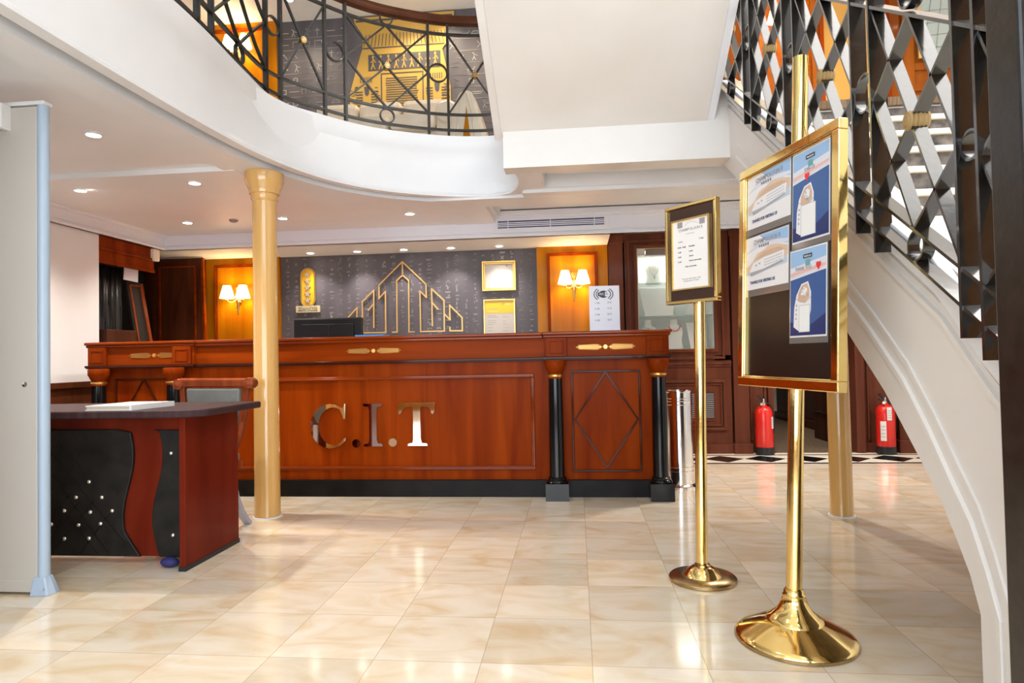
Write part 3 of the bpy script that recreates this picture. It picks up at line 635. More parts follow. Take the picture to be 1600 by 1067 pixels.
# columns of the counter
for cx in (-3.50, -2.915, -.148, .545):
    b = MB(); b.lathe((cx, 4.385, 0), [(.052, .14), (.050, .5), (.046, .83)], 32); pl = b.build('column_shaft', 'black_gloss', rc, smooth=True)
    b = MB(); b.lathe((cx, 4.385, 0), [(.048, .82), (.050, .83), (.051, .845), (.047, .852), (.050, .862), (.056, .868), (.062, .885), (.071, .90), (.071, .935), (.066, .945)], 32); cap = b.build('column_capital', 'cherry_h', rc, smooth=True)
    b = MB(); b.lathe((cx, 4.385, 0), [(.0515, .832), (.054, .838), (.0515, .846)], 32); b.build('capital_ring', 'gold_leaf', cap, smooth=True)
    b = MB(); b.box(cx-.078, cx+.078, 4.307, 4.463, 0, .115); b.lathe((cx, 4.385, 0), [(.072, .112), (.074, .122), (.066, .135), (.060, .138), (.062, .148), (.054, .155)], 32); b.build('column_base', 'black_gloss', rc, smooth=True, bevel=.003)
# gilt wheat ornaments
def wheat(cx, cz, L, Y, gold='gold_leaf'):
    F = wallF(Y); b = MB()
    b.disc(F, cx, cz, .014, .014, 0, .006, 16); b.disc(F, cx, cz, .008, .008, .006, .010, 12)
    for sg in (-1, 1):
        b.fbox(F, min(cx+sg*.02, cx+sg*L/2), max(cx+sg*.02, cx+sg*L/2), cz-.0012, cz+.0012, 0, .005)
        n = 13
        for i in range(n):
            u = cx+sg*(.045+i*(L/2-.06)/n); h = .017*(1-.35*i/n)
            for up in (-1, 1):
                b.fline(F, [(u, cz+up*.002), (u+sg*.003, cz+up*h*.7), (u+sg*.010, cz+up*h*1.1)], .0026, 0, .006)
        for a in (-.9, -.45, 0, .45, .9):
            q = cx+sg*.030; b.fpoly(F, [(q, cz-.002), (q+sg*.012*math.cos(a)+.0, cz+.020*math.sin(a)), (q+sg*.004, cz+.004)], 0, .008)
    b.build('wheat_ornament', gold, rc)
wheat(.198, 1.030, .40, 4.43); wheat(-1.447, 1.036, .40, 4.465); wheat(-3.095, 1.036, .40, 4.43)
# letters
def L_(pts): return [(-1.919+(a-230)*.001312, .658-(c-465)*.00128) for a, c in pts]
F = wallF(4.470)
def arc(cx, cy, rx, ry, a0, a1, n=26): return [(cx+rx*math.cos(math.radians(lin(a0, a1, i/n))), cy-ry*math.sin(math.radians(lin(a0, a1, i/n)))) for i in range(n+1)]
Cp = arc(342, 588, 110, 123, 330, 62, 1)
outer = arc(342, 588, 112, 124, -32, -298, 40)        # from lower right, clockwise round the left, to upper right
inner = arc(358, 588, 82, 105, -300, -40, 34)
Cpoly = outer+[(412, 486), (420, 478), (424, 463), (432, 463), (427, 548), (417, 548), (408, 520)]+inner
MB().fpoly(F, L_(Cpoly), .004, .016).build('letter_c', 'chrome', rc, bevel=.0)
MB().fpoly(F, L_([(527, 465), (637, 465), (630, 480), (606, 484), (603, 540), (603, 660), (608, 684), (632, 688), (636, 702), (530, 702), (532, 690), (556, 686), (562, 664), (562, 500), (556, 482), (532, 478)]), .004, .016).build('letter_i', 'chrome', rc)
MB().fpoly(F, L_([(724, 462), (928, 462), (922, 516), (914, 526), (906, 520), (902, 500), (885, 486), (852, 484), (846, 500), (846, 660), (852, 684), (880, 688), (884, 700), (774, 700), (778, 688), (802, 684), (806, 660), (806, 484), (772, 486), (752, 496), (742, 514), (734, 526), (726, 520)]), .004, .016).build('letter_t', 'chrome', rc)
for a, c in ((488, 685), (692, 681)): q = L_([(a, c)])[0]; MB().disc(F, q[0], q[1], .030, .030, .004, .016, 32).build('letter_dot', 'chrome', rc)

# ================================================================ ON / BEHIND THE COUNTER
mo = thing('computer_monitor', (-1.98, 5.0, .80), 'black computer monitor seen from behind above the counter top', 'monitor')
F = Frame((-1.98, 4.955, 0), (1, .02, 0), (0, 0, 1))
b = MB(); b.fbox(F, -.285, .285, .98, 1.315, -.03, 0); cs_ = b.build('case', 'monitor_black', mo, bevel=.012)
b = MB(); b.fbox(F, -.205, .215, 1.02, 1.265, 0, .022); b.fbox(F, .01, .022, 1.02, 1.25, .022, .028); b.build('rear_housing', 'monitor_black', cs_, bevel=.015)
b = MB(); b.fbox(F, -.03, .03, .81, 1.05, 0, .03); b.fbox(F, -.13, .13, .80, .815, -.08, .10); b.build('stand', 'monitor_black', mo, bevel=.004)
tag(MB().box(-1.62, -1.40, 4.56, 4.70, 1.140, 1.156).build('folder', 'blue_card', bevel=.003), 'thin bright blue folder lying on the counter beside the monitor', 'folder')
# wifi price sign
ws = thing('table_sign', (.205, 4.56, 1.14), 'white acrylic WiFi price sign standing on the right of the counter', 'sign')
F = Frame((.203, 4.535, 1.140), (1, .05, 0), (0, .05, 1))
w = .106
MB().fbox(F, -w, w, 0, .322, -.004, 0).build('panel', 'paper_blue', ws, bevel=.001)
MB().fbox(F, -w, w, 0, .006, -.05, .03).build('foot', 'paper_blue', ws, bevel=.001)
b = MB(); b.disc(F, -.005, .262, .034, .026, 0, .001, 28); b.fbox(F, -.045, -.01, .248, .276, 0, .0012)
for sg in (-1, 1):
    for r in (.05, .066):
        pts = [(-.005+sg*(r*math.cos(t*.14)), .262+r*math.sin(t*.14)*.75) for t in range(-6, 7)]; b.fline(F, pts, .006, 0, .001)
b.build('emblem', 'ink', ws)
b = MB(); b.fbox(F, .005, .032, .246, .278, .0015, .002); b.build('emblem_field', 'paper_blue', ws)
text('lettering', 'Wi', .026, 'paper_blue', ws, F, -.02, .262, .002); text('lettering', 'Fi', .026, 'ink', ws, F, .018, .262, .003)
for i, (a, c) in enumerate((('1 GB', '10 €'), ('2 GB', '15 €'), ('3 GB', '20 €'), ('4 GB', '25 €'))):
    text('lettering', a, .0165, 'ink', ws, F, -.052, .200-i*.041, .0006); text('lettering', c, .0165, 'ink', ws, F, .034, .202-i*.041, .0006)
# wall emblem
lg = thing('wall_logo', (-1.75, 6.39, 1.24), 'gold outline logo of peaked lines on the dark wallpaper behind the counter', 'logo')
F = wallF(6.388); q = .013
paths = [[(-2.0, 1.737), (-1.752, 1.968), (-1.51, 1.73)], [(-1.752, 1.96), (-1.753, 1.832)], [(-1.753, 1.832), (-1.814, 1.777), (-1.818, 1.251), (-1.865, 1.251)], [(-1.753, 1.832), (-1.688, 1.773), (-1.693, 1.249), (-1.640, 1.249)],
 [(-2.0, 1.737), (-2.002, 1.600), (-1.934, 1.669), (-1.936, 1.248), (-2.177, 1.250), (-2.18, 1.570), (-2.056, 1.685), (-2.061, 1.306)], [(-2.118, 1.481), (-2.06, 1.545)],
 [(-1.51, 1.73), (-1.508, 1.597), (-1.573, 1.663), (-1.572, 1.250), (-1.327, 1.249), (-1.326, 1.560), (-1.452, 1.683), (-1.45, 1.308)], [(-1.451, 1.545), (-1.393, 1.477)],
 [(-1.326, 1.425), (-1.267, 1.362), (-1.269, 1.510), (-1.143, 1.381), (-1.142, 1.248), (-1.269, 1.250), (-1.27, 1.285)], [(-2.18, 1.425), (-2.238, 1.362), (-2.236, 1.510), (-2.362, 1.381), (-2.363, 1.248), (-2.236, 1.250), (-2.235, 1.285)]]
for i, p in enumerate(paths): b = MB(); b.fline(F, p, q, 0, .010); b.build('line', 'gold_line', lg)
# star plaque
pq = thing('star_plaque', (-2.757, 6.38, 1.46), 'gold oval plaque with five stars on a ministry name plate, left of the logo', 'plaque')
F = wallF(6.397)
def stad(u, v, r, h, n=14):
    return [(u+r*math.cos(math.pi*i/n), v+h/2+r*math.sin(math.pi*i/n)) for i in range(n+1)]+[(u+r*math.cos(math.pi+math.pi*i/n), v-h/2+r*math.sin(math.pi+math.pi*i/n)) for i in range(n+1)]
MB().fpoly(F, stad(-2.757, 1.735, .082, .245), 0, .018).build('rim', 'brass', pq); MB().fpoly(F, stad(-2.757, 1.735, .065, .245), .018, .021).build('field', 'plaque_gold', pq)
for i in range(5): MB().star(F, -2.757, 1.865-i*.066, .038, .021, .033).build('star', 'star_gold', pq)
MB().fbox(F, -2.89, -2.63, 1.475, 1.545, 0, .02).build('name_plate', 'plaque_pale', pq, bevel=.003)
text('lettering', '\u0629\u062d\u0627\u064a\u0633\u0644\u0627 \u0629\u0631\u0627\u0632\u0648', .032, 'ink', pq, F, -2.76, 1.523, .0206, bold=.0006); text('lettering', 'MINISTRY of TOURISM', .021, 'ink', pq, F, -2.76, 1.493, .0206, bold=.0006)
# framed certificates
ce = thing('framed_certificate', (-.76, 6.38, 1.64), 'gold-framed landscape certificate, upper of the two beside the logo', 'certificate')
F = wallF(6.397)
b = MB(); b.fframe(F, -.932, -.588, 1.640, 1.942, .018, 0, .030); b.fframe(F, -.914, -.606, 1.658, 1.924, .014, 0, .020); b.build('frame', 'gold_leaf', ce, bevel=.003)
MB().fbox(F, -.905, -.615, 1.665, 1.917, 0, .008).build('paper', 'paper_aged', ce)
text('lettering', 'CERTIFICATE', .020, 'ink_grey', ce, F, -.71, 1.862, .0085); text('lettering', 'of appreciation\n\nThis certificate is presented\nwith thanks to the hotel', .011, 'ink_grey', ce, F, -.75, 1.785, .0085)
b = MB(); b.disc(F, -.68, 1.893, .010, .010, .008, .009); b.build('emblem', 'ink_grey', ce)
c2 = thing('framed_certificate', (-.76, 6.38, 1.10), 'yellow and white framed certificate, lower of the two beside the logo', 'certificate')
MB().fframe(F, -.922, -.604, 1.10, 1.556, .010, 0, .018).build('frame', 'gold_leaf', c2); MB().fbox(F, -.913, -.613, 1.11, 1.547, 0, .006).build('paper', 'paper_aged', c2); MB().fbox(F, -.908, -.617, 1.415, 1.542, .006, .008).build('yellow_header', 'yellow', c2)
text('lettering', 'CERTIFICATE', .018, 'ink_grey', c2, F, -.885, 1.458, .0085, 'LEFT'); text('lettering', 'OF PARTICIPATION', .013, 'paper', c2, F, -.885, 1.436, .0085, 'LEFT')
b = MB(); b.fline(F, [(-.722+.011*math.cos(i*.7), 1.508+.011*math.sin(i*.7)) for i in range(8)], .003, .008, .009); b.build('emblem', 'ink', c2); text('lettering', 'online', .018, 'paper', c2, F, -.700, 1.507, .0085, 'LEFT')
for zz in (1.39, 1.375, 1.34, 1.32, 1.30, 1.27, 1.24): b = MB(); b.fbox(F, -.885, -.885+random.uniform(.05, .11), zz, zz+.004, .006, .007); b.fbox(F, -.73, -.73+random.uniform(.03, .07), zz-.003, zz, .006, .007); b.build('print_line', 'ink_grey', c2)

# ---------------------------------------------------------------- sconces
def sconce(x, z, Y, label):
    t = thing('wall_sconce', (x, Y, z), label, 'wall lamp', 'two-armed brass wall sconces')
    b = MB(); b.lathe((x, Y-.035, z), [(.001, -.175), (.007, -.165), (.004, -.15), (.012, -.13), (.006, -.115), (.016, -.09), (.010, -.07), (.018, -.03), (.015, .0), (.018, .035), (.012, .05), (.005, .06)], 16, sy=.8); b.build('body', 'brass_old', t, smooth=True)
    b = MB(); b.sphere((x, Y-.02, z-.02), .03, (.8, .6, 1.8)); b.build('back_plate', 'brass_old', t, smooth=True)
    b = MB()
    for a in (-.9, -.3, .3, .9): b.tube([(x, Y-.035, z+.055), (x+.018*math.sin(a), Y-.035, z+.075), (x+.03*math.sin(a), Y-.035, z+.105+.02*math.cos(a))], .003, 6)
    b.build('finial', 'gold_leaf', t)
    for sg in (-1, 1):
        ax = x+sg*.085; ay = Y-.10
        pts = catmull([(x+sg*.01, Y-.04, z+.0), (x+sg*.03, Y-.07, z-.035), (x+sg*.06, Y-.095, z-.04), (ax, ay, z-.025), (ax, ay, z-.005)], 5)
        b = MB(); b.tube(pts, .0045, 8, nrm=(0, 1, .2)); b.lathe((ax, ay, z-.03), [(.004, 0), (.014, .005), (.016, .012), (.010, .016), (.010, .03), (.013, .032)], 16); arm_ = b.build('arm', 'brass', t, smooth=True)
        b = MB(); n = 28; r0, r1, z0, z1 = .073, .038, z+.0, z+.13; A = []; 
        for rr, zz in ((r0, z0), (r1, z1), (r1-.002, z1), (r0-.002, z0)): A.append([b.b.verts.new((ax+rr*math.cos(2*math.pi*i/n), ay+rr*math.sin(2*math.pi*i/n), zz)) for i in range(n)])
        for k in range(4):
            for i in range(n): b.b.faces.new((A[k][i], A[k][(i+1) % n], A[(k+1) % 4][(i+1) % n], A[(k+1) % 4][i]))
        b.build('lamp_shade', 'shade', arm_, smooth=True)
        light('POINT', 'bulb', (ax, ay, z+.09), 2.6, (1, .66, .26), t, .03)
    return t
s1_ = sconce(-.01, 1.675, 6.355, 'lit brass twin-shade sconce on the wood bay right of the dark wallpaper, lower deck')
for loc, lb in (((-3.485, 6.355, 1.635), 'lit brass twin-shade sconce left of the ochre column, lower deck'), ((-3.44, 6.355, 4.24), 'lit brass twin-shade sconce on the upper deck behind the balcony railing'), ((2.04, 6.355, 4.12), 'lit sconce high behind the upper right stair railing')):
    c = copy_tree(s1_, loc); c['label'] = lb
for ch in bpy.data.objects:
    pass

# ---------------------------------------------------------------- ceiling fittings
def downlight(x, y, z, label, power, col=(1, .90, .79), grp='recessed ceiling downlights', spot=125):
    t = thing('ceiling_downlight', (x, y, z), label, 'downlight', grp)
    b = MB(); n = 28; rs = ((.045, z-.001), (.048, z-.006), (.036, z-.006), (.034, z-.001)); A = [[b.b.verts.new((x+r*math.cos(2*math.pi*i/n), y+r*math.sin(2*math.pi*i/n), zz)) for i in range(n)] for r, zz in rs]
    for k in range(4):
        for i in range(n): b.b.faces.new((A[k][i], A[k][(i+1) % n], A[(k+1) % 4][(i+1) % n], A[(k+1) % 4][i]))
    tr_ = b.build('trim_ring', 'plastic_white', t, smooth=True)
    MB().cyl((x, y, z-.004), (x, y, z-.001), .034).build('lens', 'lens', tr_)
    light('SPOT', 'bulb', (x, y, z-.012), power, col, t, .03, spot, .8)
    return t
pos = [(-2.533, 3.142, 2.2, 'large bright ceiling downlight nearest the grey scanner frame'), (-3.345, 4.029, 2.168, 'small ceiling downlight above the left wall, beside the cross beam'), (-2.496, 3.99, 2.168, 'ceiling downlight on the cross beam left of the column top'),
       (-3.309, 5.181, 2.185, 'ceiling downlight near the left end of the crown band'), (-2.447, 5.169, 2.185, 'ceiling downlight just right of the column, before the crown band'), (-1.36, 5.205, 2.185, 'single downlight in the centre of the ceiling under the curved balcony')]
d0_ = downlight(*pos[0], 48)
for x, y, z, lb in pos[1:]:
    c = copy_tree(d0_, (x, y, z)); c['label'] = lb
dn = ['first downlight from the left in the row over the dark wallpaper', 'second downlight from the left in the row over the dark wallpaper', 'middle downlight of the row, above the logo peak', 'fourth downlight of the row, right of the logo peak', 'last downlight of the row, above the gold-framed certificate']
d1_ = downlight(-2.65, 6.20, 2.062, dn[0], 17, (1, .92, .90), 'soffit downlights over the wallpaper', 105)
for x, lb in zip((-2.163, -1.686, -1.21, -.729), dn[1:]): c = copy_tree(d1_, (x, 6.20, 2.062)); c['label'] = lb
# upper deck lights; unseen atrium and lobby lights added for brightness
d2_ = downlight(-1.65, 6.0, 4.55, 'upper deck downlight in front of the gold mural, left one', 26, (1, .84, .62), 'upper deck downlights')
for (x, y), lb in (((-1.25, 6.1), 'upper deck downlight in front of the gold mural, right one'), ((-2.75, 6.0), 'upper deck downlight over the grey wallpaper left of the mural'), ((-.75, 6.0), 'upper deck downlight over the grey wallpaper right of the mural'), ((2.6, 5.6), 'upper deck downlight in front of the polished door'), ((1.6, 5.2), 'upper deck downlight over the stair head, left one'), ((3.6, 5.3), 'upper deck downlight over the stair head, right one'), ((-.9, 2.2), 'unseen atrium downlight added over the lobby, nearer the balcony'), ((2.2, 3.9), 'unseen atrium downlight added over the stair flight'), ((-.9, 0.2), 'unseen atrium downlight added over the lobby entrance')):
    c = copy_tree(d2_, (x, y, 4.55)); c['label'] = lb
d3_ = downlight(2.0, 5.3, 2.285, 'unseen ceiling downlight added before the display cabinet and doorway', 60, (1, .92, .86), 'lobby downlights under the upper deck')  # out-of-view lamps added to brighten the floor at the right
c = copy_tree(d3_, (3.2, 5.3, 2.285)); c['label'] = 'unseen ceiling downlight added before the right-hand fire extinguisher'
c = copy_tree(d3_, (1.34, 4.95, 2.172)); c['label'] = 'unseen ceiling downlight added behind the top of the large poster board'
tag(MB().lathe((-2.881, 5.161, 2.165), [(.02, 0), (.035, .01), (.04, .034)], 24).build('smoke_detector', 'ink_grey', smooth=True), 'small dark round detector on the ceiling left of the column', 'smoke detector')
# air grille
gr = thing('air_grille', (-.21, 5.69, 2.09), 'long white slotted air conditioning grille in the crown band above the wall certificates', 'air grille')
F = wallF(5.70)
b = MB(); b.fframe(F, -.725, .315, 2.085, 2.238, .022, 0, .010); b.fbox(F, -.703, .293, 2.107, 2.130, 0, .007); b.fbox(F, -.703, .293, 2.195, 2.216, 0, .007); b.fbox(F, -.703, -.68, 2.13, 2.195, 0, .007); b.fbox(F, .27, .293, 2.13, 2.195, 0, .007); b.build('frame', 'white_gloss', gr, bevel=.002)
MB().fbox(F, -.69, .28, 2.12, 2.205, 0, .001).build('backing', 'ink_blue', gr)
b = MB()
for i in range(3): b.fbox(F, -.69, .28, 2.141+i*.016, 2.149+i*.016, .001, .009)
for u in (-.59, -.21, .18): b.fbox(F, u, u+.006, 2.12, 2.205, .001, .010)
b.build('slats', 'white_gloss', gr)
# crown clip / bracket by the left end
br_ = tag(MB().box(-3.92, -3.87, 5.55, 5.63, 1.93, 2.045).build('wall_bracket', 'cream_marble', bevel=.012), 'small cream bracket under the crown moulding corner above the dark niche', 'bracket')

# ---------------------------------------------------------------- niche at left
b = MB(); n = 46; A = []
for k, zz in enumerate((1.84, 1.5, 1.1, .6, .02)):
    A.append([b.b.verts.new((-4.09+(.03+.006*k)*math.sin(i*1.15+.4*k)+.01*math.sin(i*.37), 4.93+i*.0098, zz)) for i in range(n)])
for a, c in zip(A, A[1:]):
    for i in range(n-1): b.b.faces.new((a[i], a[i+1], c[i+1], c[i]))
cu = b.build('curtain', 'curtain', smooth=True); md = cu.modifiers.new('s', 'SOLIDIFY'); md.thickness = .006; tag(cu, 'glossy black curtain hanging in the dark niche beside the white wall', 'curtain')
pn = tag(MB().hexa([(-3.99, 5.30, 1.73), (-3.97, 5.46, 1.72), (-3.975, 5.46, 1.72), (-3.995, 5.30, 1.73), (-3.98, 5.30, 1.855), (-3.96, 5.45, 1.835), (-3.965, 5.45, 1.835), (-3.985, 5.30, 1.855)]).build('paper_note', 'note_paper'), 'white paper sheet hanging beside the black curtain', 'paper')
def lean(name, P0, P1, T0, T1, th, label, m='panel_brown', edge='chair_wood', inset=.09):
    """board given by bottom points P0,P1 and top points T0,T1"""
    P0, P1, T0, T1 = map(Vector, (P0, P1, T0, T1)); x = (P1-P0).normalized(); y = (T0-P0).normalized(); nn = x.cross(y).normalized()
    t = thing(name, tuple((P0+P1)/2), label, 'wooden panel')
    MB().prism([P0, P1, T1, T0], [p+nn*th for p in (P0, P1, T1, T0)]).build('board', m, t)
    def q(u, v): return P0.lerp(P1, u).lerp(T0.lerp(T1, u), v)
    b = MB(); W_ = (P1-P0).length; H_ = (T0-P0).length; iu, iv = inset/W_, inset/H_
    c4 = [q(iu, iv), q(1-iu, iv), q(1-iu, 1-iv), q(iu, 1-iv)]
    for a, c in zip(c4, c4[1:]+c4[:1]): b.sweep([a+nn*th, c+nn*th], [(-.008, -.008), (.008, -.008), (.008, .012), (-.008, .012)], tuple(nn))
    b.build('moulding', edge, t)
    b = MB(); b.sweep([P1+nn*th*.5, T1+nn*th*.5], [(-.012, -th*.55), (.012, -th*.55), (.012, th*.55), (-.012, th*.55)], tuple(nn)); b.build('edge_strip', edge, t); return t
lean('leaning_panel', (-4.22, 6.05, 0.0), (-3.62, 6.0, 0.0), (-4.34, 6.22, 2.05), (-3.80, 6.22, 2.05), .03, 'large dark wooden panel leaning in the corner left of the lit sconce', edge='cherry_gloss')
lean('leaning_panel', (-3.85, 5.52, 0.0), (-3.83, 5.72, 0.0), (-4.06, 5.40, 1.72), (-4.04, 5.58, 1.72), .02, 'narrow dark board leaning below the white paper sheet in the niche', 'dark', inset=.03)
tag(MB().box(-3.95, -3.87, 4.95, 5.30, .0, 1.27).build('dark_box', 'walnut', bevel=.006), 'low dark wooden box at the foot of the black curtain', 'box')

# ================================================================ DISPLAY CABINET
dc = thing('display_cabinet', (.99, 6.6, 0), 'tall mahogany display cabinet with lit glass front and jewellery stands', 'cabinet')
F = wallF(6.38)
b = MB()   # carcass around the glazed opening
b.fbox(F, .49, .61, .95, 2.165, -.4, 0); b.fbox(F, 1.335, 1.485, .95, 2.165, -.4, 0); b.fbox(F, .61, 1.335, 2.01, 2.165, -.4, 0); b.fbox(F, .61, 1.335, .90, 1.02, -.4, 0); b.fbox(F, .49, 1.485, .0, .90, -.4, 0); b.build('carcass', 'mahogany', dc)
b = MB(); b.fframe(F, .515, 1.43, .915, 2.10, .025, 0, .018); b.fframe(F, .58, 1.365, .985, 2.045, .03, 0, .026); b.fbox(F, .49, 1.485, .86, .885, 0, .02); b.fbox(F, .49, 1.485, .84, .86, 0, .012); b.fframe(F, .62, 1.43, .225, .715, .028, 0, .02); b.fframe(F, .66, 1.39, .265, .675, .012, 0, .012); b.fbox(F, .49, 1.485, 0, .09, 0, .025); b.build('mouldings', 'mahogany', dc, bevel=.004)
MB().fframe(F, .603, 1.345, 1.008, 2.02, .010, .0, .006).build('glass_beading', 'gold_line', dc)
b = MB(); b.fbox(F, .61, 1.335, 1.02, 2.01, -.39, -.38); b.fbox(F, .61, .62, 1.02, 2.01, -.38, -.01); b.fbox(F, 1.325, 1.335, 1.02, 2.01, -.38, -.01); b.fbox(F, .62, 1.325, 1.012, 1.022, -.38, -.01); b.build('lining', 'interior', dc)
MB().fbox(F, .70, .95, 1.95, 2.01, -.1, -.03).build('light_box', 'mahogany', dc)
for z in (1.675, 1.35): MB().fbox(F, .62, 1.325, z-.008, z, -.37, -.02).build('glass_shelf', 'shelf_glass', dc)
MB().fbox(F, .615, 1.335, 1.02, 2.01, -.006, -.002).build('glass_pane', 'glass', dc)
b = MB(); b.fbox(F, 1.05, 1.33, .31, .62, 0, .008); b.build('vent_frame', 'mahogany', dc, bevel=.003)
MB().fbox(F, 1.085, 1.31, .345, .59, .008, .009).build('vent_dark', 'dark', dc)
b = MB()
for i in range(13): b.fbox(F, 1.085, 1.31, .350+i*.0185, .358+i*.0185, .009, .014)
b.build('vent_slats', 'ink_grey', dc)
l = area('cabinet_strip', (.97, 6.55, 2.0), (0, 0, 0), .6, .25, 3.6, (1, .98, .92)); l.parent = dc; l.location = Vector((.97, 6.55, 2.0))-WL[dc.name]
def bust(x, y, z, s, label, neck=None, m='bust'):
    t = thing('necklace_bust', (x, y, z), label, 'jewellery stand', 'jewellery stands in the display cabinet')
    b = MB(); b.lathe((x, y, z), [(.085*s, 0), (.088*s, .01*s), (.075*s, .06*s), (.075*s, .10*s), (.088*s, .16*s), (.082*s, .20*s), (.050*s, .228*s), (.034*s, .245*s), (.033*s, .29*s), (.030*s, .295*s)], 24, sy=.45); b.build('form', m, t, smooth=True)
    MB().lathe((x, y, z+.294*s), [(.031*s, 0), (.031*s, .006*s)], 20, sy=.5).build('neck_cap', 'bust_grey', t)
    if neck:
        nm, mm, rr, dep = neck
        pts = [(x+.055*s*math.sin(a), y-.045*s-.012*math.cos(a), z+.235*s-dep*math.cos(a)) for a in [lin(-1.5, 1.5, i/16) for i in range(17)]]
        b = MB(); b.tube(pts, rr, 8, nrm=(0, 1, .1)); b.build(nm, mm, t, smooth=True)
        if nm == 'chain': b = MB(); F2 = wallF(y-.062*s); b.fbox(F2, x-.003, x+.003, z+.235*s-dep-.05, z+.235*s-dep, 0, .004); b.fbox(F2, x-.014, x+.014, z+.235*s-dep-.025, z+.235*s-dep-.019, 0, .004); b.build('pendant', 'silver', t)
    return t
bust(.79, 6.55, 1.675, .93, 'white bust with silver chain and cross pendant on the top cabinet shelf', ('chain', 'silver', .002, .13))
bust(1.17, 6.55, 1.35, .85, 'white bust on the middle cabinet shelf, right end')
bust(.72, 6.52, 1.022, 1.0, 'plain white bust on the cabinet floor, left', ('chain', 'silver', .0025, .03))
bust(.97, 6.50, 1.022, 1.0, 'white bust wearing a coral red necklace on the cabinet floor', ('necklace', 'coral', .007, .06))
def wedge(x, y, z, w, h, label, m='bust'):
    t = thing('display_easel', (x, y, z), label, 'jewellery stand', 'slanted jewellery boards in the display cabinet')
    MB().hexa([(x-w*.75/2, y-.05, z), (x+w*.75/2, y-.05, z), (x+w*.75/2, y-.035, z), (x-w*.75/2, y-.035, z), (x-w/2, y+.05, z+h), (x+w/2, y+.05, z+h), (x+w/2, y+.06, z+h), (x-w/2, y+.06, z+h)]).build('board', m, t)
    MB().hexa([(x-.02, y, z), (x+.02, y, z), (x+.02, y+.05, z), (x-.02, y+.05, z), (x-.02, y+.045, z+h*.9), (x+.02, y+.045, z+h*.9), (x+.02, y+.05, z+h*.9), (x-.02, y+.05, z+h*.9)]).build('prop', m, t)
wedge(.83, 6.56, 1.35, .36, .29, 'wide blank cream board on the middle cabinet shelf'); wedge(1.20, 6.52, 1.022, .2, .26, 'tapered cream board on the cabinet floor, right end')

# ================================================================ FIRE EXTINGUISHERS, BIN
def extinguisher(x, y, label, lab):
    t = thing('fire_extinguisher', (x, y, 0.0), label, 'fire extinguisher', 'red fire extinguishers by the back wall')
    r = .083
    MB().lathe((x, y, 0), [(r*.98, 0), (r*1.0, .02), (r*1.0, .075)], 32).build('rubber_base', 'rubber', t, smooth=True)
    MB().lathe((x, y, 0), [(r*.97, .075), (r*.98, .08), (r*.98, .385), (r*.9, .425), (r*.6, .452), (.028, .462), (.022, .475)], 32).build('cylinder', 'red', t, smooth=True)
    b = MB(); b.lathe((x, y, 0), [(.018, .47), (.02, .475), (.02, .49), (.012, .495), (.012, .53)], 16); b.build('valve', 'steel', t, smooth=True)
    b = MB(); b.hexa([(x-.012, y-.01, .51), (x+.02, y-.01, .505), (x+.02, y+.01, .505), (x-.012, y+.01, .51), (x-.06, y-.01, .56), (x-.045, y-.01, .565), (x-.045, y+.01, .565), (x-.06, y+.01, .56)]); b.box(x-.055, x+.01, y-.008, y+.008, .503, .513); b.build('handle', 'rubber', t, bevel=.002)
    MB().cyl((x-.01, y-.01, .485), (x-.03, y-.05, .48), .014).build('gauge', 'steel', t)
    b = MB(); pts = catmull([(x+.015, y, .49), (x+.06, y, .47), (x+.092, y+.01, .38), (x+.092, y+.01, .2)], 5); b.tube(pts, .007, 8, nrm=(0, 1, 0)); b.build('hose', 'rubber', t, smooth=True)
    for a0, a1, z0, z1 in lab:
        b = MB(); n = 8; A = []
        for rr in (r*1.0, r*1.012):
            for zz in (z0, z1): A.append([b.b.verts.new((x+rr*math.sin(lin(a0, a1, i/n)), y-rr*math.cos(lin(a0, a1, i/n)), zz)) for i in range(n+1)])
        for i in range(n): b.b.faces.new((A[2][i], A[2][i+1], A[3][i+1], A[3][i])); b.b.faces.new((A[0][i], A[1][i], A[1][i+1], A[0][i+1])); b.b.faces.new((A[0][i], A[0][i+1], A[2][i+1], A[2][i])); b.b.faces.new((A[1][i], A[3][i], A[3][i+1], A[1][i+1]))
        ls_ = b.build('label_sticker', 'label_white', t)
        b = MB()
        for k in range(4):
            zz = lin(z0, z1, .2+.18*k); b.sweep([(x+r*1.016*math.sin(lin(a0, a1, .15+.7*i/6)), y-r*1.016*math.cos(lin(a0, a1, .15+.7*i/6)), zz) for i in range(7)], [(-.002, -.0006), (.002, -.0006), (.002, .0006), (-.002, .0006)], [(math.sin(lin(a0, a1, .15+.7*i/6)), -math.cos(lin(a0, a1, .15+.7*i/6)), 0) for i in range(7)])
        b.build('label_print', 'ink_grey', ls_)
    return t
extinguisher(1.758, 6.31, 'red fire extinguisher between the display cabinet and the doorway', [(.65, 1.15, .25, .36)])
extinguisher(2.855, 6.31, 'red fire extinguisher right of the doorway, just under the stairs', [(-.25, .25, .32, .44), (-.95, -.35, .13, .31)])
bn_ = thing('waste_bin', (.735, 4.80, 0), 'tall polished steel cylindrical bin at the right end of the counter', 'bin')
MB().lathe((.735, 4.80, 0), [(.096, .05), (.096, .69)], 40).build('body', 'steel', bn_, smooth=True)
MB().lathe((.735, 4.80, 0), [(.118, 0), (.118, .012), (.110, .02), (.097, .03), (.097, .05)], 40).build('base', 'steel', bn_, smooth=True)
MB().lathe((.735, 4.80, 0), [(.099, .690), (.101, .697), (.099, .704), (.09, .705), (.085, .695)], 40).build('rim', 'steel', bn_, smooth=True)
for z in (.60, .625, .645, .12, .15): MB().lathe((.735, 4.80, 0), [(.0965, z), (.0985, z+.003), (.0965, z+.006)], 40).build('ring', 'steel', bn_, smooth=True)

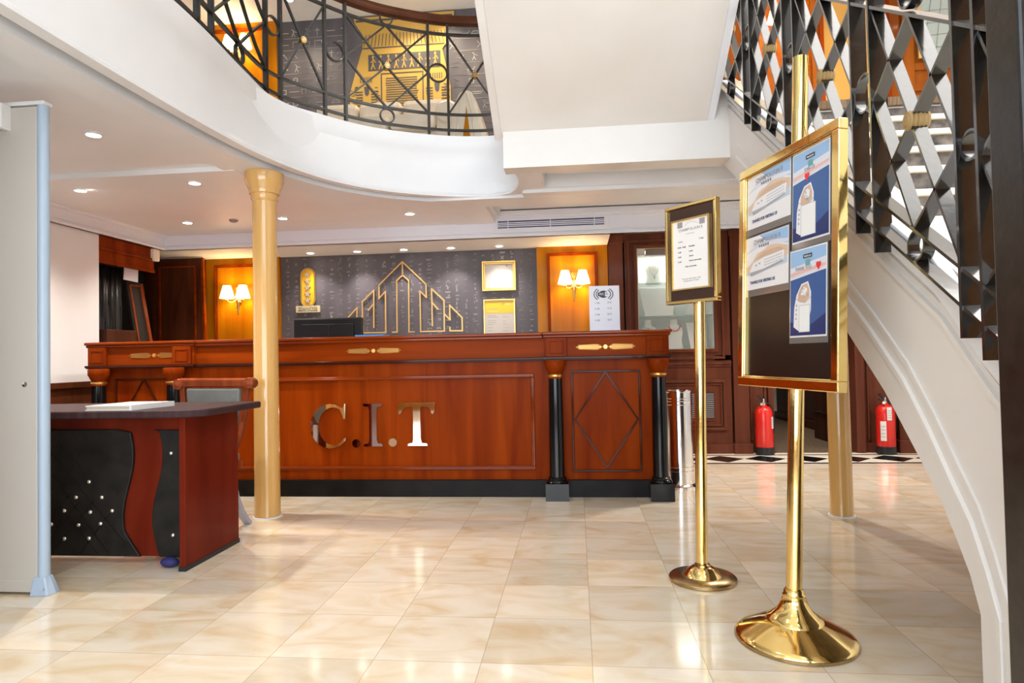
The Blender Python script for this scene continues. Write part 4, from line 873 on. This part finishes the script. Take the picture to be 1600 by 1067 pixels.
# ================================================================ STANDS
def board_frame(L, R, tilt, z0):
    L = Vector((*L, z0)); R = Vector((*R, z0)); w = (R-L); Wd = w.length; w.normalize(); up = Vector((math.sin(tilt), 0, math.cos(tilt))); up = (up-w*up.dot(w)).normalized()
    F = Frame(L-up*z0, w, up); return F, Wd
# big poster stand
ps = thing('poster_stand', (.735, 2.27, 0), 'large brass-framed poster stand with black board and four posters, nearest the camera', 'sign stand')
F, Wd = board_frame((.636, 2.56), (.785, 1.99), math.radians(2.4), 1.26)
V0, V1 = .845, 1.672
b = MB(); b.fframe(F, 0, Wd, V0, V1, .033, -.03, .003); b.fframe(F, .033, Wd-.033, V0+.033, V1-.033, .006, -.02, -.002); b.build('frame', 'brass', ps, bevel=.003)
MB().fbox(F, .035, Wd-.035, V0+.035, V1-.035, -.022, -.012).build('board', 'board_black', ps)
MB().fbox(F, .003, Wd-.003, V0+.003, V1-.003, -.031, -.023).build('back_plate', 'brass_old', ps)
ax = Vector((math.sin(math.radians(2.4)), 0, math.cos(math.radians(2.4)))); base = Vector((.735-.012, 2.285, 0)); 
off = Vector((.035, .02, 0))
P0 = Vector((.712, 2.27, .10)); P1 = Vector((.791+.005, 2.29, 1.99))
dirp = (P1-P0).normalized(); P0 = P0+Vector((.0, 0, 0))
MB().cyl(P0, P1, .0255, n=36).build('pole', 'brass', ps, smooth=True)
MB().lathe((.712, 2.265, 0), [(.188, .0), (.192, .004), (.192, .013), (.187, .020), (.176, .026), (.15, .040), (.115, .058), (.092, .067), (.088, .076), (.076, .084), (.056, .102), (.043, .125), (.036, .148), (.037, .152), (.033, .158), (.033, .164), (.028, .170)], 64).build('base', 'brass', ps, smooth=True)
MB().lathe((.712, 2.265, 0), [(.191, .0), (.1935, .002), (.1935, .011), (.191, .013)], 64).build('base_rim', 'brass_old', ps, smooth=True)
def layer(pid, pts, d, m, nm): return MB().fpoly(F, pts, d, d+.0004).build(nm, m, pid)
def rect(u0, u1, v0, v1): return [(u0, v0), (u1, v0), (u1, v1), (u0, v1)]
def poster_ship(u0, u1, v0, v1, label):
    t = thing('poster', tuple(F.p((u0+u1)/2, v0, -.01)), label, 'poster', 'ship posters on the brass stand')
    W_, H_ = u1-u0, v1-v0; P = lambda a: [(u0+x*W_, v0+y*H_) for x, y in a]
    MB().fbox(F, u0-.004, u1+.004, v0-.025, v1+.004, -.0118, -.0105).build('sleeve', 'sleeve', t)
    layer(t, rect(u0, u1, v0, v1), -.0104, 'ship_white', 'sheet'); D = -.0099
    layer(t, P([(.35, .99), (.99, .99), (.99, .70), (.6, .78)]), D, 'sky1', 'sky')
    layer(t, P([(.01, .70), (.35, .78), (.6, .72), (.99, .72), (.99, .78), (.6, .86), (.3, .84)]), D+.0002, 'sky2', 'sky')
    layer(t, P([(.02, .28), (.98, .36), (.98, .60), (.02, .45)]), D+.0003, 'water', 'water')
    layer(t, P([(.01, .42), (.18, .52), (.3, .66), (.45, .70), (.6, .76), (.75, .74), (.99, .66), (.99, .50), (.5, .40), (.01, .33)]), D+.0006, 'sand2', 'hills')
    layer(t, P([(.25, .55), (.45, .66), (.62, .68), (.8, .68), (.95, .60), (.9, .56), (.5, .58)]), D+.0009, 'sand', 'hills')
    hull = layer(t, P([(.12, .35), (.20, .50), (.45, .56), (.92, .60), (.90, .42), (.45, .34), (.15, .28)]), D+.0013, 'ship_white', 'ship_hull')
    layer(t, P([(.12, .33), (.15, .26), (.45, .31), (.9, .40), (.88, .43), (.45, .35)]), D+.0015, 'ship_shade', 'hull_shadow')
    b = MB()
    for r in range(3):
        for k in range(11): x = .48+k*.037; y = .40+r*.05+.09*(x-.48); b.fpoly(F, P(rect(x, x+.02, y, y+.02)), D+.0017, D+.002)
    b.fpoly(F, P(rect(.26, .30, .43, .46)), D+.0017, D+.002); b.fpoly(F, P(rect(.34, .38, .45, .48)), D+.0017, D+.002); b.build('ship_windows', 'ship_shade', hull)
    text('lettering', 'CHAMPOLLION II', .0225, 'ink_grey', t, F, u0+.52*W_, v0+.885*H_, D+.001, bold=.0004)
    b = MB(); 
    for k in range(5): b.star(F, u0+(.36+k*.05)*W_, v0+.79*H_, .0062, D+.0014, D+.0017)
    b.build('stars', 'ink', t)
    text('lettering', 'THANKS FOR VISITING US', .0155, 'ink_blue', t, F, u0+.42*W_, v0+.13*H_, D+.001, bold=.0003, sx=.92)
    b = MB(); b.fline(F, [(u0+.2*W_, v0+.83*H_), (u0+.8*W_, v0+.83*H_)], .001, D+.001, D+.0013); b.build('rule', 'ink_grey', t)
    return t
poster_ship(.042, .324, 1.437, 1.634, 'landscape white ship poster, top left of the brass stand')
poster_ship(.030, .314, 1.206, 1.404, 'landscape white ship poster, second row left, above bare black board')
def poster_sea(u0, u1, v0, v1, label, variant):
    t = thing('poster', tuple(F.p((u0+u1)/2, v0, -.01)), label, 'poster', 'blue sea posters on the brass stand')
    W_, H_ = u1-u0, v1-v0; P = lambda a: [(u0+x*W_, v0+y*H_) for x, y in a]
    MB().fbox(F, u0-.004, u1+.004, v0-.02, v1+.004, -.0118, -.0105).build('sleeve', 'sleeve', t)
    layer(t, rect(u0, u1, v0, v1), -.0104, 'ship_white', 'sheet'); D = -.0099; e = .02
    layer(t, P(rect(e, 1-e, .80, 1-e*.7)), D, 'sky1', 'sky'); layer(t, P([(e, .68), (1-e, .74), (1-e, .86), (e, .80)]), D+.0004, 'sky2', 'cloud'); layer(t, P([(e, .70), (1-e, .76), (1-e, .79), (e, .74)]), D+.0007, 'pink', 'cloud')
    layer(t, P([(e, e), (1-e, e), (1-e, .72), (e, .66)]), D+.0009, 'sea', 'sea'); layer(t, P([(e, e), (1-e, e), (1-e, .25), (.55, .12), (e, .18)]), D+.0012, 'sea2', 'sea')
    hull = layer(t, P([(.12, .12), (.30, .06), (.50, .08), (.60, .30), (.60, .50), (.52, .62), (.34, .60), (.20, .48), (.14, .34)]), D+.0015, 'ship_white', 'ship_hull')
    layer(t, P([(.24, .42), (.42, .38), (.56, .44), (.56, .52), (.50, .60), (.36, .585), (.26, .50)]), D+.0018, 'sand', 'ship_deck')
    layer(t, P([(.32, .48), (.48, .46), (.50, .54), (.40, .57)]), D+.0021, 'ship_white', 'ship_deck')
    b = MB()
    for k in range(4): b.fpoly(F, P(rect(.17+k*.005, .21+k*.005, .20+k*.05, .225+k*.05)), D+.0018, D+.002)
    b.build('ship_windows', 'ship_shade', hull)
    layer(t, P(rect(.28, .58, .055, .36)) if variant else P(rect(.26, .66, .055, .40)), D+.0024, 'label_white', 'blank_card')
    cu_ = (.28, .58, .055, .36) if variant else (.26, .66, .055, .40)
    b = MB(); b.fframe(F, u0+cu_[0]*W_, u0+cu_[1]*W_, v0+cu_[2]*H_, v0+cu_[3]*H_, .0015, D+.0026, D+.003); b.build('card_edge', 'ship_shade', t)
    b = MB()
    for k in range(14): a = random.uniform(0, 6.3); rr_ = random.uniform(.3, 1); q = (.41+.12*rr_*math.cos(a), .50+.07*rr_*math.sin(a)); b.fpoly(F, P(rect(q[0], q[0]+.03, q[1], q[1]+.012)), D+.0023, D+.0026)
    b.fline(F, P([(.20, .44), (.30, .40), (.46, .39), (.60, .44)]), .002, D+.0020, D+.0023); b.build('deck_marks', 'ship_shade', t)
    layer(t, P(rect(.38, .62, .885, .93)), D+.001, 'ink', 'name_tag'); text('lettering', 'thank you', .009, 'paper', t, F, u0+.5*W_, v0+.907*H_, D+.0016); layer(t, P(rect(.44, .57, .80, .865)), D+.001, 'teal', 'emblem')
    text('lettering', 'THANK YOU' if variant else 'JOIN US', .017, 'ink_grey', t, F, u0+(.38 if variant else .48)*W_, v0+.775*H_, D+.0016, sx=.9)
    hu, hv, s = (u0+.80*W_, v0+.775*H_, .013) if variant else (u0+.42*W_, v0+.70*H_, .013)
    hp = [(hu+s*(16*math.sin(a)**3)/17, hv+s*(13*math.cos(a)-5*math.cos(2*a)-2*math.cos(3*a)-math.cos(4*a))/17*1.3) for a in [2*math.pi*i/28 for i in range(28)]]
    layer(t, hp, D+.0022, 'heart_red', 'heart'); return t
poster_sea(.336, .532, 1.330, 1.632, 'blue sea poster with small red heart below the text, top right of the brass stand', 0)
poster_sea(.325, .520, 1.017, 1.308, 'THANK YOU blue sea poster with red heart, lower right of the brass stand', 1)
# small stand
ss_ = thing('sign_stand', (.515, 2.83, 0), 'slim brass stand with small brown framed timetable, second from the camera', 'sign stand')
F, Wd = board_frame((.409, 2.93), (.589, 2.72), math.radians(1.2), 1.4)
b = MB(); b.fframe(F, 0, Wd, 1.190, 1.625, .014, -.028, .003); b.build('frame', 'brass', ss_, bevel=.003)
MB().fbox(F, .012, Wd-.012, 1.202, 1.613, -.022, -.008).build('board', 'board_brown', ss_)
b = MB(); b.fframe(F, .034, .240, 1.248, 1.560, .007, -.008, .003); b.build('inner_frame', 'brass', ss_, bevel=.001)
MB().cyl((.517, 2.845, .04), (.536, 2.845, 1.192), .0245, n=32).build('pole', 'brass', ss_, smooth=True)
MB().lathe((.517, 2.835, 0), [(.138, 0), (.141, .003), (.141, .013), (.136, .018), (.078, .022), (.074, .028), (.064, .040), (.048, .054), (.034, .060), (.032, .068), (.026, .070)], 56).build('base', 'brass_old', ss_, smooth=True)
MB().lathe((.517, 2.835, 0), [(.079, .0215), (.074, .029), (.064, .041), (.048, .055), (.034, .061)], 48).build('base_dome', 'brass', ss_, smooth=True)
sh = thing('timetable_sheet', tuple(F.p(.137, 1.252, -.007)), 'white printed timetable sheet in the small brown stand', 'sheet')
MB().fbox(F, .041, .233, 1.256, 1.556, -.0078, -.005).build('paper', 'paper', sh); D = -.0048
text('lettering', 'CHAMPOLLION II', .0165, 'ink_grey', sh, F, .137, 1.512, D, bold=.0003)
b = MB(); b.fpoly(F, rect(.066, .094, 1.524, 1.549), D, D+.0004); b.fpoly(F, rect(.186, .214, 1.524, 1.549), D, D+.0004)
for k in range(5): b.star(F, .117+k*.0095, 1.493, .0035, D, D+.0004)
b.fline(F, [(.105, 1.528), (.12, 1.54), (.14, 1.545), (.165, 1.538), (.18, 1.53)], .0012, D, D+.0004); b.build('crest_marks', 'ink_grey', sh)
text('lettering', 'Luxor', .010, 'ink', sh, F, .070, 1.463, D, 'LEFT'); text('lettering', 'Today', .010, 'ink', sh, F, .182, 1.463, D, 'LEFT')
for i, (a, c) in enumerate((('07:00 - 09:00', 'Breakfast'), ('13:00', 'Lunch'), ('19:30', 'Dinner'), ('21:30', 'Party in the lounge'))):
    text('lettering', a, .0085, 'ink', sh, F, .066, 1.437-i*.021, D, 'LEFT', bold=.0002); text('lettering', c, .0085, 'ink', sh, F, .128, 1.437-i*.021, D, 'LEFT', bold=.0002)
text('lettering', 'Have a nice time', .009, 'ink', sh, F, .137, 1.350, D, bold=.0002); text('lettering', 'Thursday, November 12th\nChampollion II Cruise', .0095, 'ink_grey', sh, F, .137, 1.292, D)

# ================================================================ DESK, CHAIR, BINDER
de = thing('desk', (-2.5, 3.1, 0), 'dark red wooden desk with studded black padded front, left foreground', 'desk')
# top with rounded corner
x0, x1, y0, y1, rr = -3.45, -1.725, 2.765, 3.36, .12
P = [(x0, y0), (x1-rr-.06, y0)]+[(x1-rr-.02+(rr+.02)*math.sin(a), y0+rr-rr*math.cos(a)) for a in [lin(0, 1.57, i/8) for i in range(9)]][1:]+[(x1, y1), (x0, y1)]
MB().prism([(x, y, .722) for x, y in P], [(x, y, .757) for x, y in P]).build('desk_top', 'desk_top', de, bevel=.008)
MB().box(-1.868, -1.838, 2.845, 3.318, .006, .722).build('side_panel', 'desk_red', de, bevel=.002)
MB().box(-1.871, -1.835, 2.84, 3.322, 0, .022).build('side_panel_foot', 'rubber', de)
MB().box(-3.38, -3.35, 2.845, 3.318, 0, .722).build('side_panel', 'desk_red', de, bevel=.002)
MB().box(-3.35, -1.868, 2.955, 2.98, .035, .722).build('front_panel', 'desk_red', de)
F = wallF(2.955)
wav = lambda z, x, a, ph=0: x+a*math.sin((z-.05)/.62*2*math.pi*1.0+ph)
zz = [lin(.035, .64, i/20) for i in range(21)]
pad = [(-3.34, .035)]+[(wav(z, -2.195, .028, 3.0)+(.055*max(0, (.16-z)/.13)), z) for z in zz]+[(-2.26, .655), (-3.34, .655)]
MB().fpoly(F, pad, 0, .016).build('padded_panel', 'leather_black', de, bevel=.005)
pad2 = [(-1.872, .035), (-1.872, .65), (-2.07, .65)]+[(wav(z, -2.045, .028, 3.0), z) for z in reversed(zz)]+[(-1.98, .035)]
MB().fpoly(F, pad2, 0, .016).build('padded_panel', 'leather_black', de, bevel=.005)
st_pts = [(-2.399, .399), (-2.468, .323), (-2.332, .323), (-2.53, .257), (-2.393, .251), (-2.278, .258), (-2.455, .188), (-2.339, .195), (-2.40, .123), (-1.969, .538), (-1.962, .142), (-2.60, .19), (-2.53, .12)]
for u, v in st_pts: b = MB(); b.lathe(F.p(u, v, .016), [(.0105, 0), (.0105, .002), (.008, .006), (.003, .0085)], 16, (0, -1, 0)); b.build('stud', 'brass_old' if False else 'star_gold', de, smooth=True)
b = MB()
for (ua, va, ub, vb) in ((-2.62, .56, -2.21, .10), (-2.64, .49, -2.30, .05), (-2.64, .38, -2.36, .05), (-2.64, .10, -2.45, .30), (-2.60, .05, -2.38, .30), (-2.45, .05, -2.27, .27), (-2.56, .62, -2.40, .40), (-2.64, .2, -2.5, .34)): b.fline(F, [(ua, va), (ub, vb)], .004, .0155, .0172)
b.build('stitching', 'board_black', de)
tag(MB().sphere((-1.955, 2.90, .025), .03, (1.5, 1, .8)).build('rag', 'cloth_blue', smooth=True), 'small dark blue rag on the floor under the desk front', 'cloth')
bd = thing('binder', (-2.18, 2.94, .757), 'flat silver-edged binder lying on the dark desk top', 'binder')
A_ = [(-2.56, 2.80), (-2.20, 2.82), (-2.16, 3.12), (-2.58, 3.10)]
Q = [(-2.305, 2.80), (-2.07, 2.80), (-2.05, 3.08), (-2.285, 3.08)]
MB().prism([(x, y, .757) for x, y in Q], [(x, y, .762) for x, y in Q]).build('cover', 'plastic_white', bd); 
c_ = Vector((sum(q[0] for q in Q)/4, sum(q[1] for q in Q)/4)); Q2 = [(c_.x+(x-c_.x)*.97, c_.y+(y-c_.y)*.97) for x, y in Q]
MB().prism([(x, y, .762) for x, y in Q2], [(x, y, .776) for x, y in Q2]).build('pages', 'paper_cream', bd)
MB().prism([(-2.08, 2.795, .757), (-2.068, 2.795, .757), (-2.048, 3.085, .757), (-2.06, 3.085, .757)], [(-2.08, 2.795, .7815), (-2.068, 2.795, .7815), (-2.048, 3.085, .7815), (-2.06, 3.085, .7815)]).build('spine', 'plastic_white', bd)
MB().prism([(x, y, .776) for x, y in Q], [(x, y, .781) for x, y in Q]).build('cover', 'plastic_white', bd)
# chair
ch = thing('armchair', (-2.14, 3.45, 0), 'carved wooden chair with grey leather back standing behind the dark desk', 'chair')
b = MB(); b.sweep([(-2.345, 3.60, .858), (-1.925, 3.60, .852)], [(-.026, -.018), (-.018, -.026), (.018, -.026), (.026, -.012), (.026, .012), (.018, .02), (-.018, .02)], (0, 1, 0)); trl = b.build('top_rail', 'chair_wood', ch, bevel=.004)
for x in (-2.352, -1.915):
    b = MB(); b.lathe((x, 3.565, .848), [(.012, 0), (.030, .004), (.034, .02), (.034, .06), (.030, .072), (.012, .076)], 20, (0, 1, 0)); b.lathe((x, 3.560, .848), [(.008, 0), (.016, .003), (.016, .012)], 16, (0, 1, 0)); b.build('scroll', 'chair_wood', trl, smooth=True)
for k in range(3): b = MB(); b.sweep([(-2.335, 3.575, .842+k*.012), (-1.935, 3.575, .838+k*.012)], [(-.003, -.004), (.003, -.004), (.003, .004), (-.003, .004)], (0, 1, 0)); b.build('reed', 'chair_wood', trl)
for sg, xa in ((1, -1.935), (-1, -2.335)):
    pts = catmull([(xa, 3.60, .84), (xa-sg*.006, 3.60, .74), (xa-sg*.02, 3.59, .62), (xa-sg*.05, 3.57, .50), (xa-sg*.075, 3.55, .42), (xa-sg*.08, 3.56, .36)], 5)
    b = MB(); b.sweep(pts, [(-.017, -.016), (.017, -.016), (.017, .016), (-.017, .016)], (0, 1, 0)); b.build('back_stile', 'chair_wood', ch, bevel=.006)
    pts = catmull([(xa-sg*.018, 3.575, .62), (xa-sg*.022, 3.53, .52), (xa-sg*.04, 3.47, .45), (xa-sg*.05, 3.42, .40)], 4)
    b = MB(); b.sweep(pts, [(-.010, -.010), (.010, -.010), (.010, .010), (-.010, .010)], (0, 1, .3)); b.build('brace', 'chair_wood', ch, bevel=.003)
    pts = catmull([(xa-sg*.085, 3.575, .42), (xa-sg*.087, 3.58, .33), (xa-sg*.083, 3.61, .18), (xa-sg*.066, 3.66, .06), (xa-sg*.05, 3.70, .0)], 4)
    b = MB(); b.sweep(pts, [(-.019, -.014), (.019, -.014), (.019, .014), (-.019, .014)], (0, 1, 0)); o = b.build('leg', 'plastic_wrap', ch, bevel=.003)
    b = MB(); b.lathe((xa-sg*.06, 3.20, 0), [(.015, 0), (.02, .05), (.022, .3), (.024, .36)], 12); b.build('leg', 'chair_wood', ch, smooth=True)
Pb = [(-2.30, .825), (-1.965, .82), (-1.972, .72), (-1.99, .60), (-2.01, .50), (-2.04, .44), (-2.23, .44), (-2.26, .50), (-2.28, .60), (-2.296, .72)]
b = MB(); b.fpoly(wallF(3.60), Pb, -.01, .03); b.build('back_cushion', 'leather_grey', ch, bevel=.012)
b = MB(); b.box(-2.33, -1.945, 3.12, 3.57, .36, .40); b.build('seat_frame', 'chair_wood', ch, bevel=.006); b = MB(); b.box(-2.32, -1.955, 3.13, 3.56, .40, .455); b.build('seat', 'leather_grey', ch, bevel=.02)

# ================================================================ SCANNER
sc = thing('walk_through_scanner', (-2.6, 2.2, 0), 'tall beige walk-through metal detector at the left edge', 'metal detector')
for yy in (2.55, 1.78):
    b = MB(); b.box(-3.0, -2.305, yy-.02, yy+.02, .05, 2.10); b.build('side_panel', 'scan_grey', sc, bevel=.004)
    b = MB(); b.box(-3.0, -2.30, yy-.024, yy+.024, .01, .06); b.build('kick_plate', 'scan_grey', sc, bevel=.003)
    b = MB(); b.lathe((-2.29, yy, .05), [(.024, 0), (.024, 2.07)], 20, sx=.9); b.build('edge_strip', 'scan_edge', sc, smooth=True)
    b = MB(); b.prism([(-2.32, yy-.045, 0), (-2.245, yy-.035, 0), (-2.235, yy, 0), (-2.245, yy+.035, 0), (-2.32, yy+.045, 0)], [(-2.32, yy-.026, .075), (-2.27, yy-.022, .075), (-2.265, yy, .075), (-2.27, yy+.022, .075), (-2.32, yy+.026, .075)]); b.lathe((-2.262, yy-.04, .03), [(.006, 0), (.006, .01)], 12, (0, -1, 0)); b.build('foot', 'scan_edge', sc, bevel=.004)
    b = MB(); b.box(-3.0, -2.268, yy-.026, yy+.026, 2.105, 2.122); b.build('top_cap', 'plastic_white', sc, bevel=.004)
    for u in (-2.362, -2.50): b = MB(); b.lathe((u, yy-.02, .895), [(.012, 0), (.012, .002), (.006, .004)], 16, (0, -1, 0)); b.build('screw', 'steel', sc, smooth=True)
b = MB(); b.box(-2.92, -2.445, 1.80, 2.53, 2.00, 2.10); b.build('crossbar', 'scan_edge', sc, bevel=.006)
b = MB(); b.box(-2.45, -2.425, 2.48, 2.532, 1.995, 2.105); b.build('crossbar_bracket', 'plastic_white', sc, bevel=.004)

# ================================================================ UPPER DECK FURNITURE
so = thing('sofa', (-1.5, 5.7, 2.62), 'cream leather tufted sofa on the upper deck below the gold mural', 'sofa')
MB().box(-2.5, -1.1, 5.45, 6.15, 2.62, 2.98).build('base', 'leather_cream', so, bevel=.03)
xs = [-2.42, -2.0, -1.58, -1.16]
for a, c in zip(xs, xs[1:]): b = MB(); b.box(a+.004, c-.004, 5.78, 6.12, 2.9, 3.40); b.build('back_cushion', 'leather_cream', so, bevel=.06)
for a, c in zip(xs, xs[1:]): b = MB(); b.box(a+.004, c-.004, 5.35, 5.85, 2.95, 3.10); b.build('seat_cushion', 'leather_cream', so, bevel=.05)
for x in (-2.54, -1.07):
    b = MB(); b.box(x-.09, x+.09, 5.40, 6.1, 2.65, 3.10); b.lathe((x, 5.38, 3.10), [(.085, 0), (.105, .02), (.105, .75), (.085, .77)], 24, (0, 1, 0)); b.build('armrest', 'leather_cream', so, smooth=True, bevel=.02)
    b = MB(); b.lathe((x, 5.375, 3.10), [(.055, 0), (.055, .006)], 20, (0, 1, 0)); b.build('arm_rosette', 'leather_cream', so)
ac = thing('upper_armchair', (-.80, 5.15, 2.62), 'cream rolled-back chair with orange wood trim at the right end of the sofa', 'chair')
b = MB(); pts = [(-.98, 2.62), (-.97, 2.8), (-.93, 3.02), (-.89, 3.10), (-.84, 3.125), (-.79, 3.10), (-.75, 3.02), (-.70, 2.85), (-.66, 2.62)]
b.fpoly(wallF(5.0), pts, -.35, 0); b.build('back', 'leather_cream', ac, bevel=.03)
for k in (-1, 1): b = MB(); b.tube([(-.84+k*.012, 4.995, 3.09), (-.84+k*.05, 4.995, 2.95), (-.84+k*.085, 4.995, 2.64)], .007, 8, nrm=(0, 1, 0)); b.build('piping', 'leather_cream', ac)
MB().fpoly(wallF(5.0), [(-.875, 2.62), (-.79, 2.62), (-.83, 2.98)], 0, .006).build('wood_trim', 'honey', ac)
# polished door, leaded glass, lamp on the upper right
d = struct(MB().box(2.40, 3.0, 6.34, 6.40, 2.62, 4.40).build('door_2', 'door_gloss')); 
MB().fframe(wallF(6.34), 2.38, 3.02, 2.62, 4.42, .04, 0, .02).build('door_frame', 'cherry', d)
wn_ = struct(MB().box(3.30, 3.86, 6.34, 6.40, 3.74, 4.40).build('window_2', 'leaded'))
b = MB(); F = wallF(6.34); b.fframe(F, 3.27, 3.89, 3.71, 4.43, .03, 0, .02); b.build('window_frame', 'gold_line', wn_)
b = MB()
for k in range(5): b.fline(F, [(3.32+k*.11, 3.76), (3.42+k*.09, 4.38)], .006, 0, .006); b.fline(F, [(3.31, 3.80+k*.12), (3.85, 3.85+k*.11)], .006, 0, .006)
b.build('leading', 'silver', wn_)
tl = thing('table_lamp', (2.02, 5.9, 2.62), 'glowing lamp on the upper landing, seen low behind the stair railing', 'lamp')
MB().lathe((2.02, 5.9, 2.62), [(.12, 0), (.12, .02), (.03, .04), (.04, .2), (.06, .3), (.03, .42), (.012, .45), (.012, .58)], 24).build('stand', 'brass', tl, smooth=True)
b = MB(); n = 24; A = [[b.b.verts.new((2.02+r*math.cos(2*math.pi*i/n), 5.9+r*math.sin(2*math.pi*i/n), z)) for i in range(n)] for r, z in ((.15, 3.14), (.08, 3.36), (.078, 3.36), (.148, 3.14))]
for k in range(4):
    for i in range(n): b.b.faces.new((A[k][i], A[k][(i+1) % n], A[(k+1) % 4][(i+1) % n], A[(k+1) % 4][i]))
b.build('lamp_shade', 'shade', tl, smooth=True); light('POINT', 'bulb', (2.02, 5.9, 3.24), 14, (1, .72, .35), tl, .04)
# corridor lamp light
dcl = copy_tree(d3_, (2.3, 7.8, 2.195)); dcl['label'] = 'downlight inside the carpeted corridor beyond the doorway'
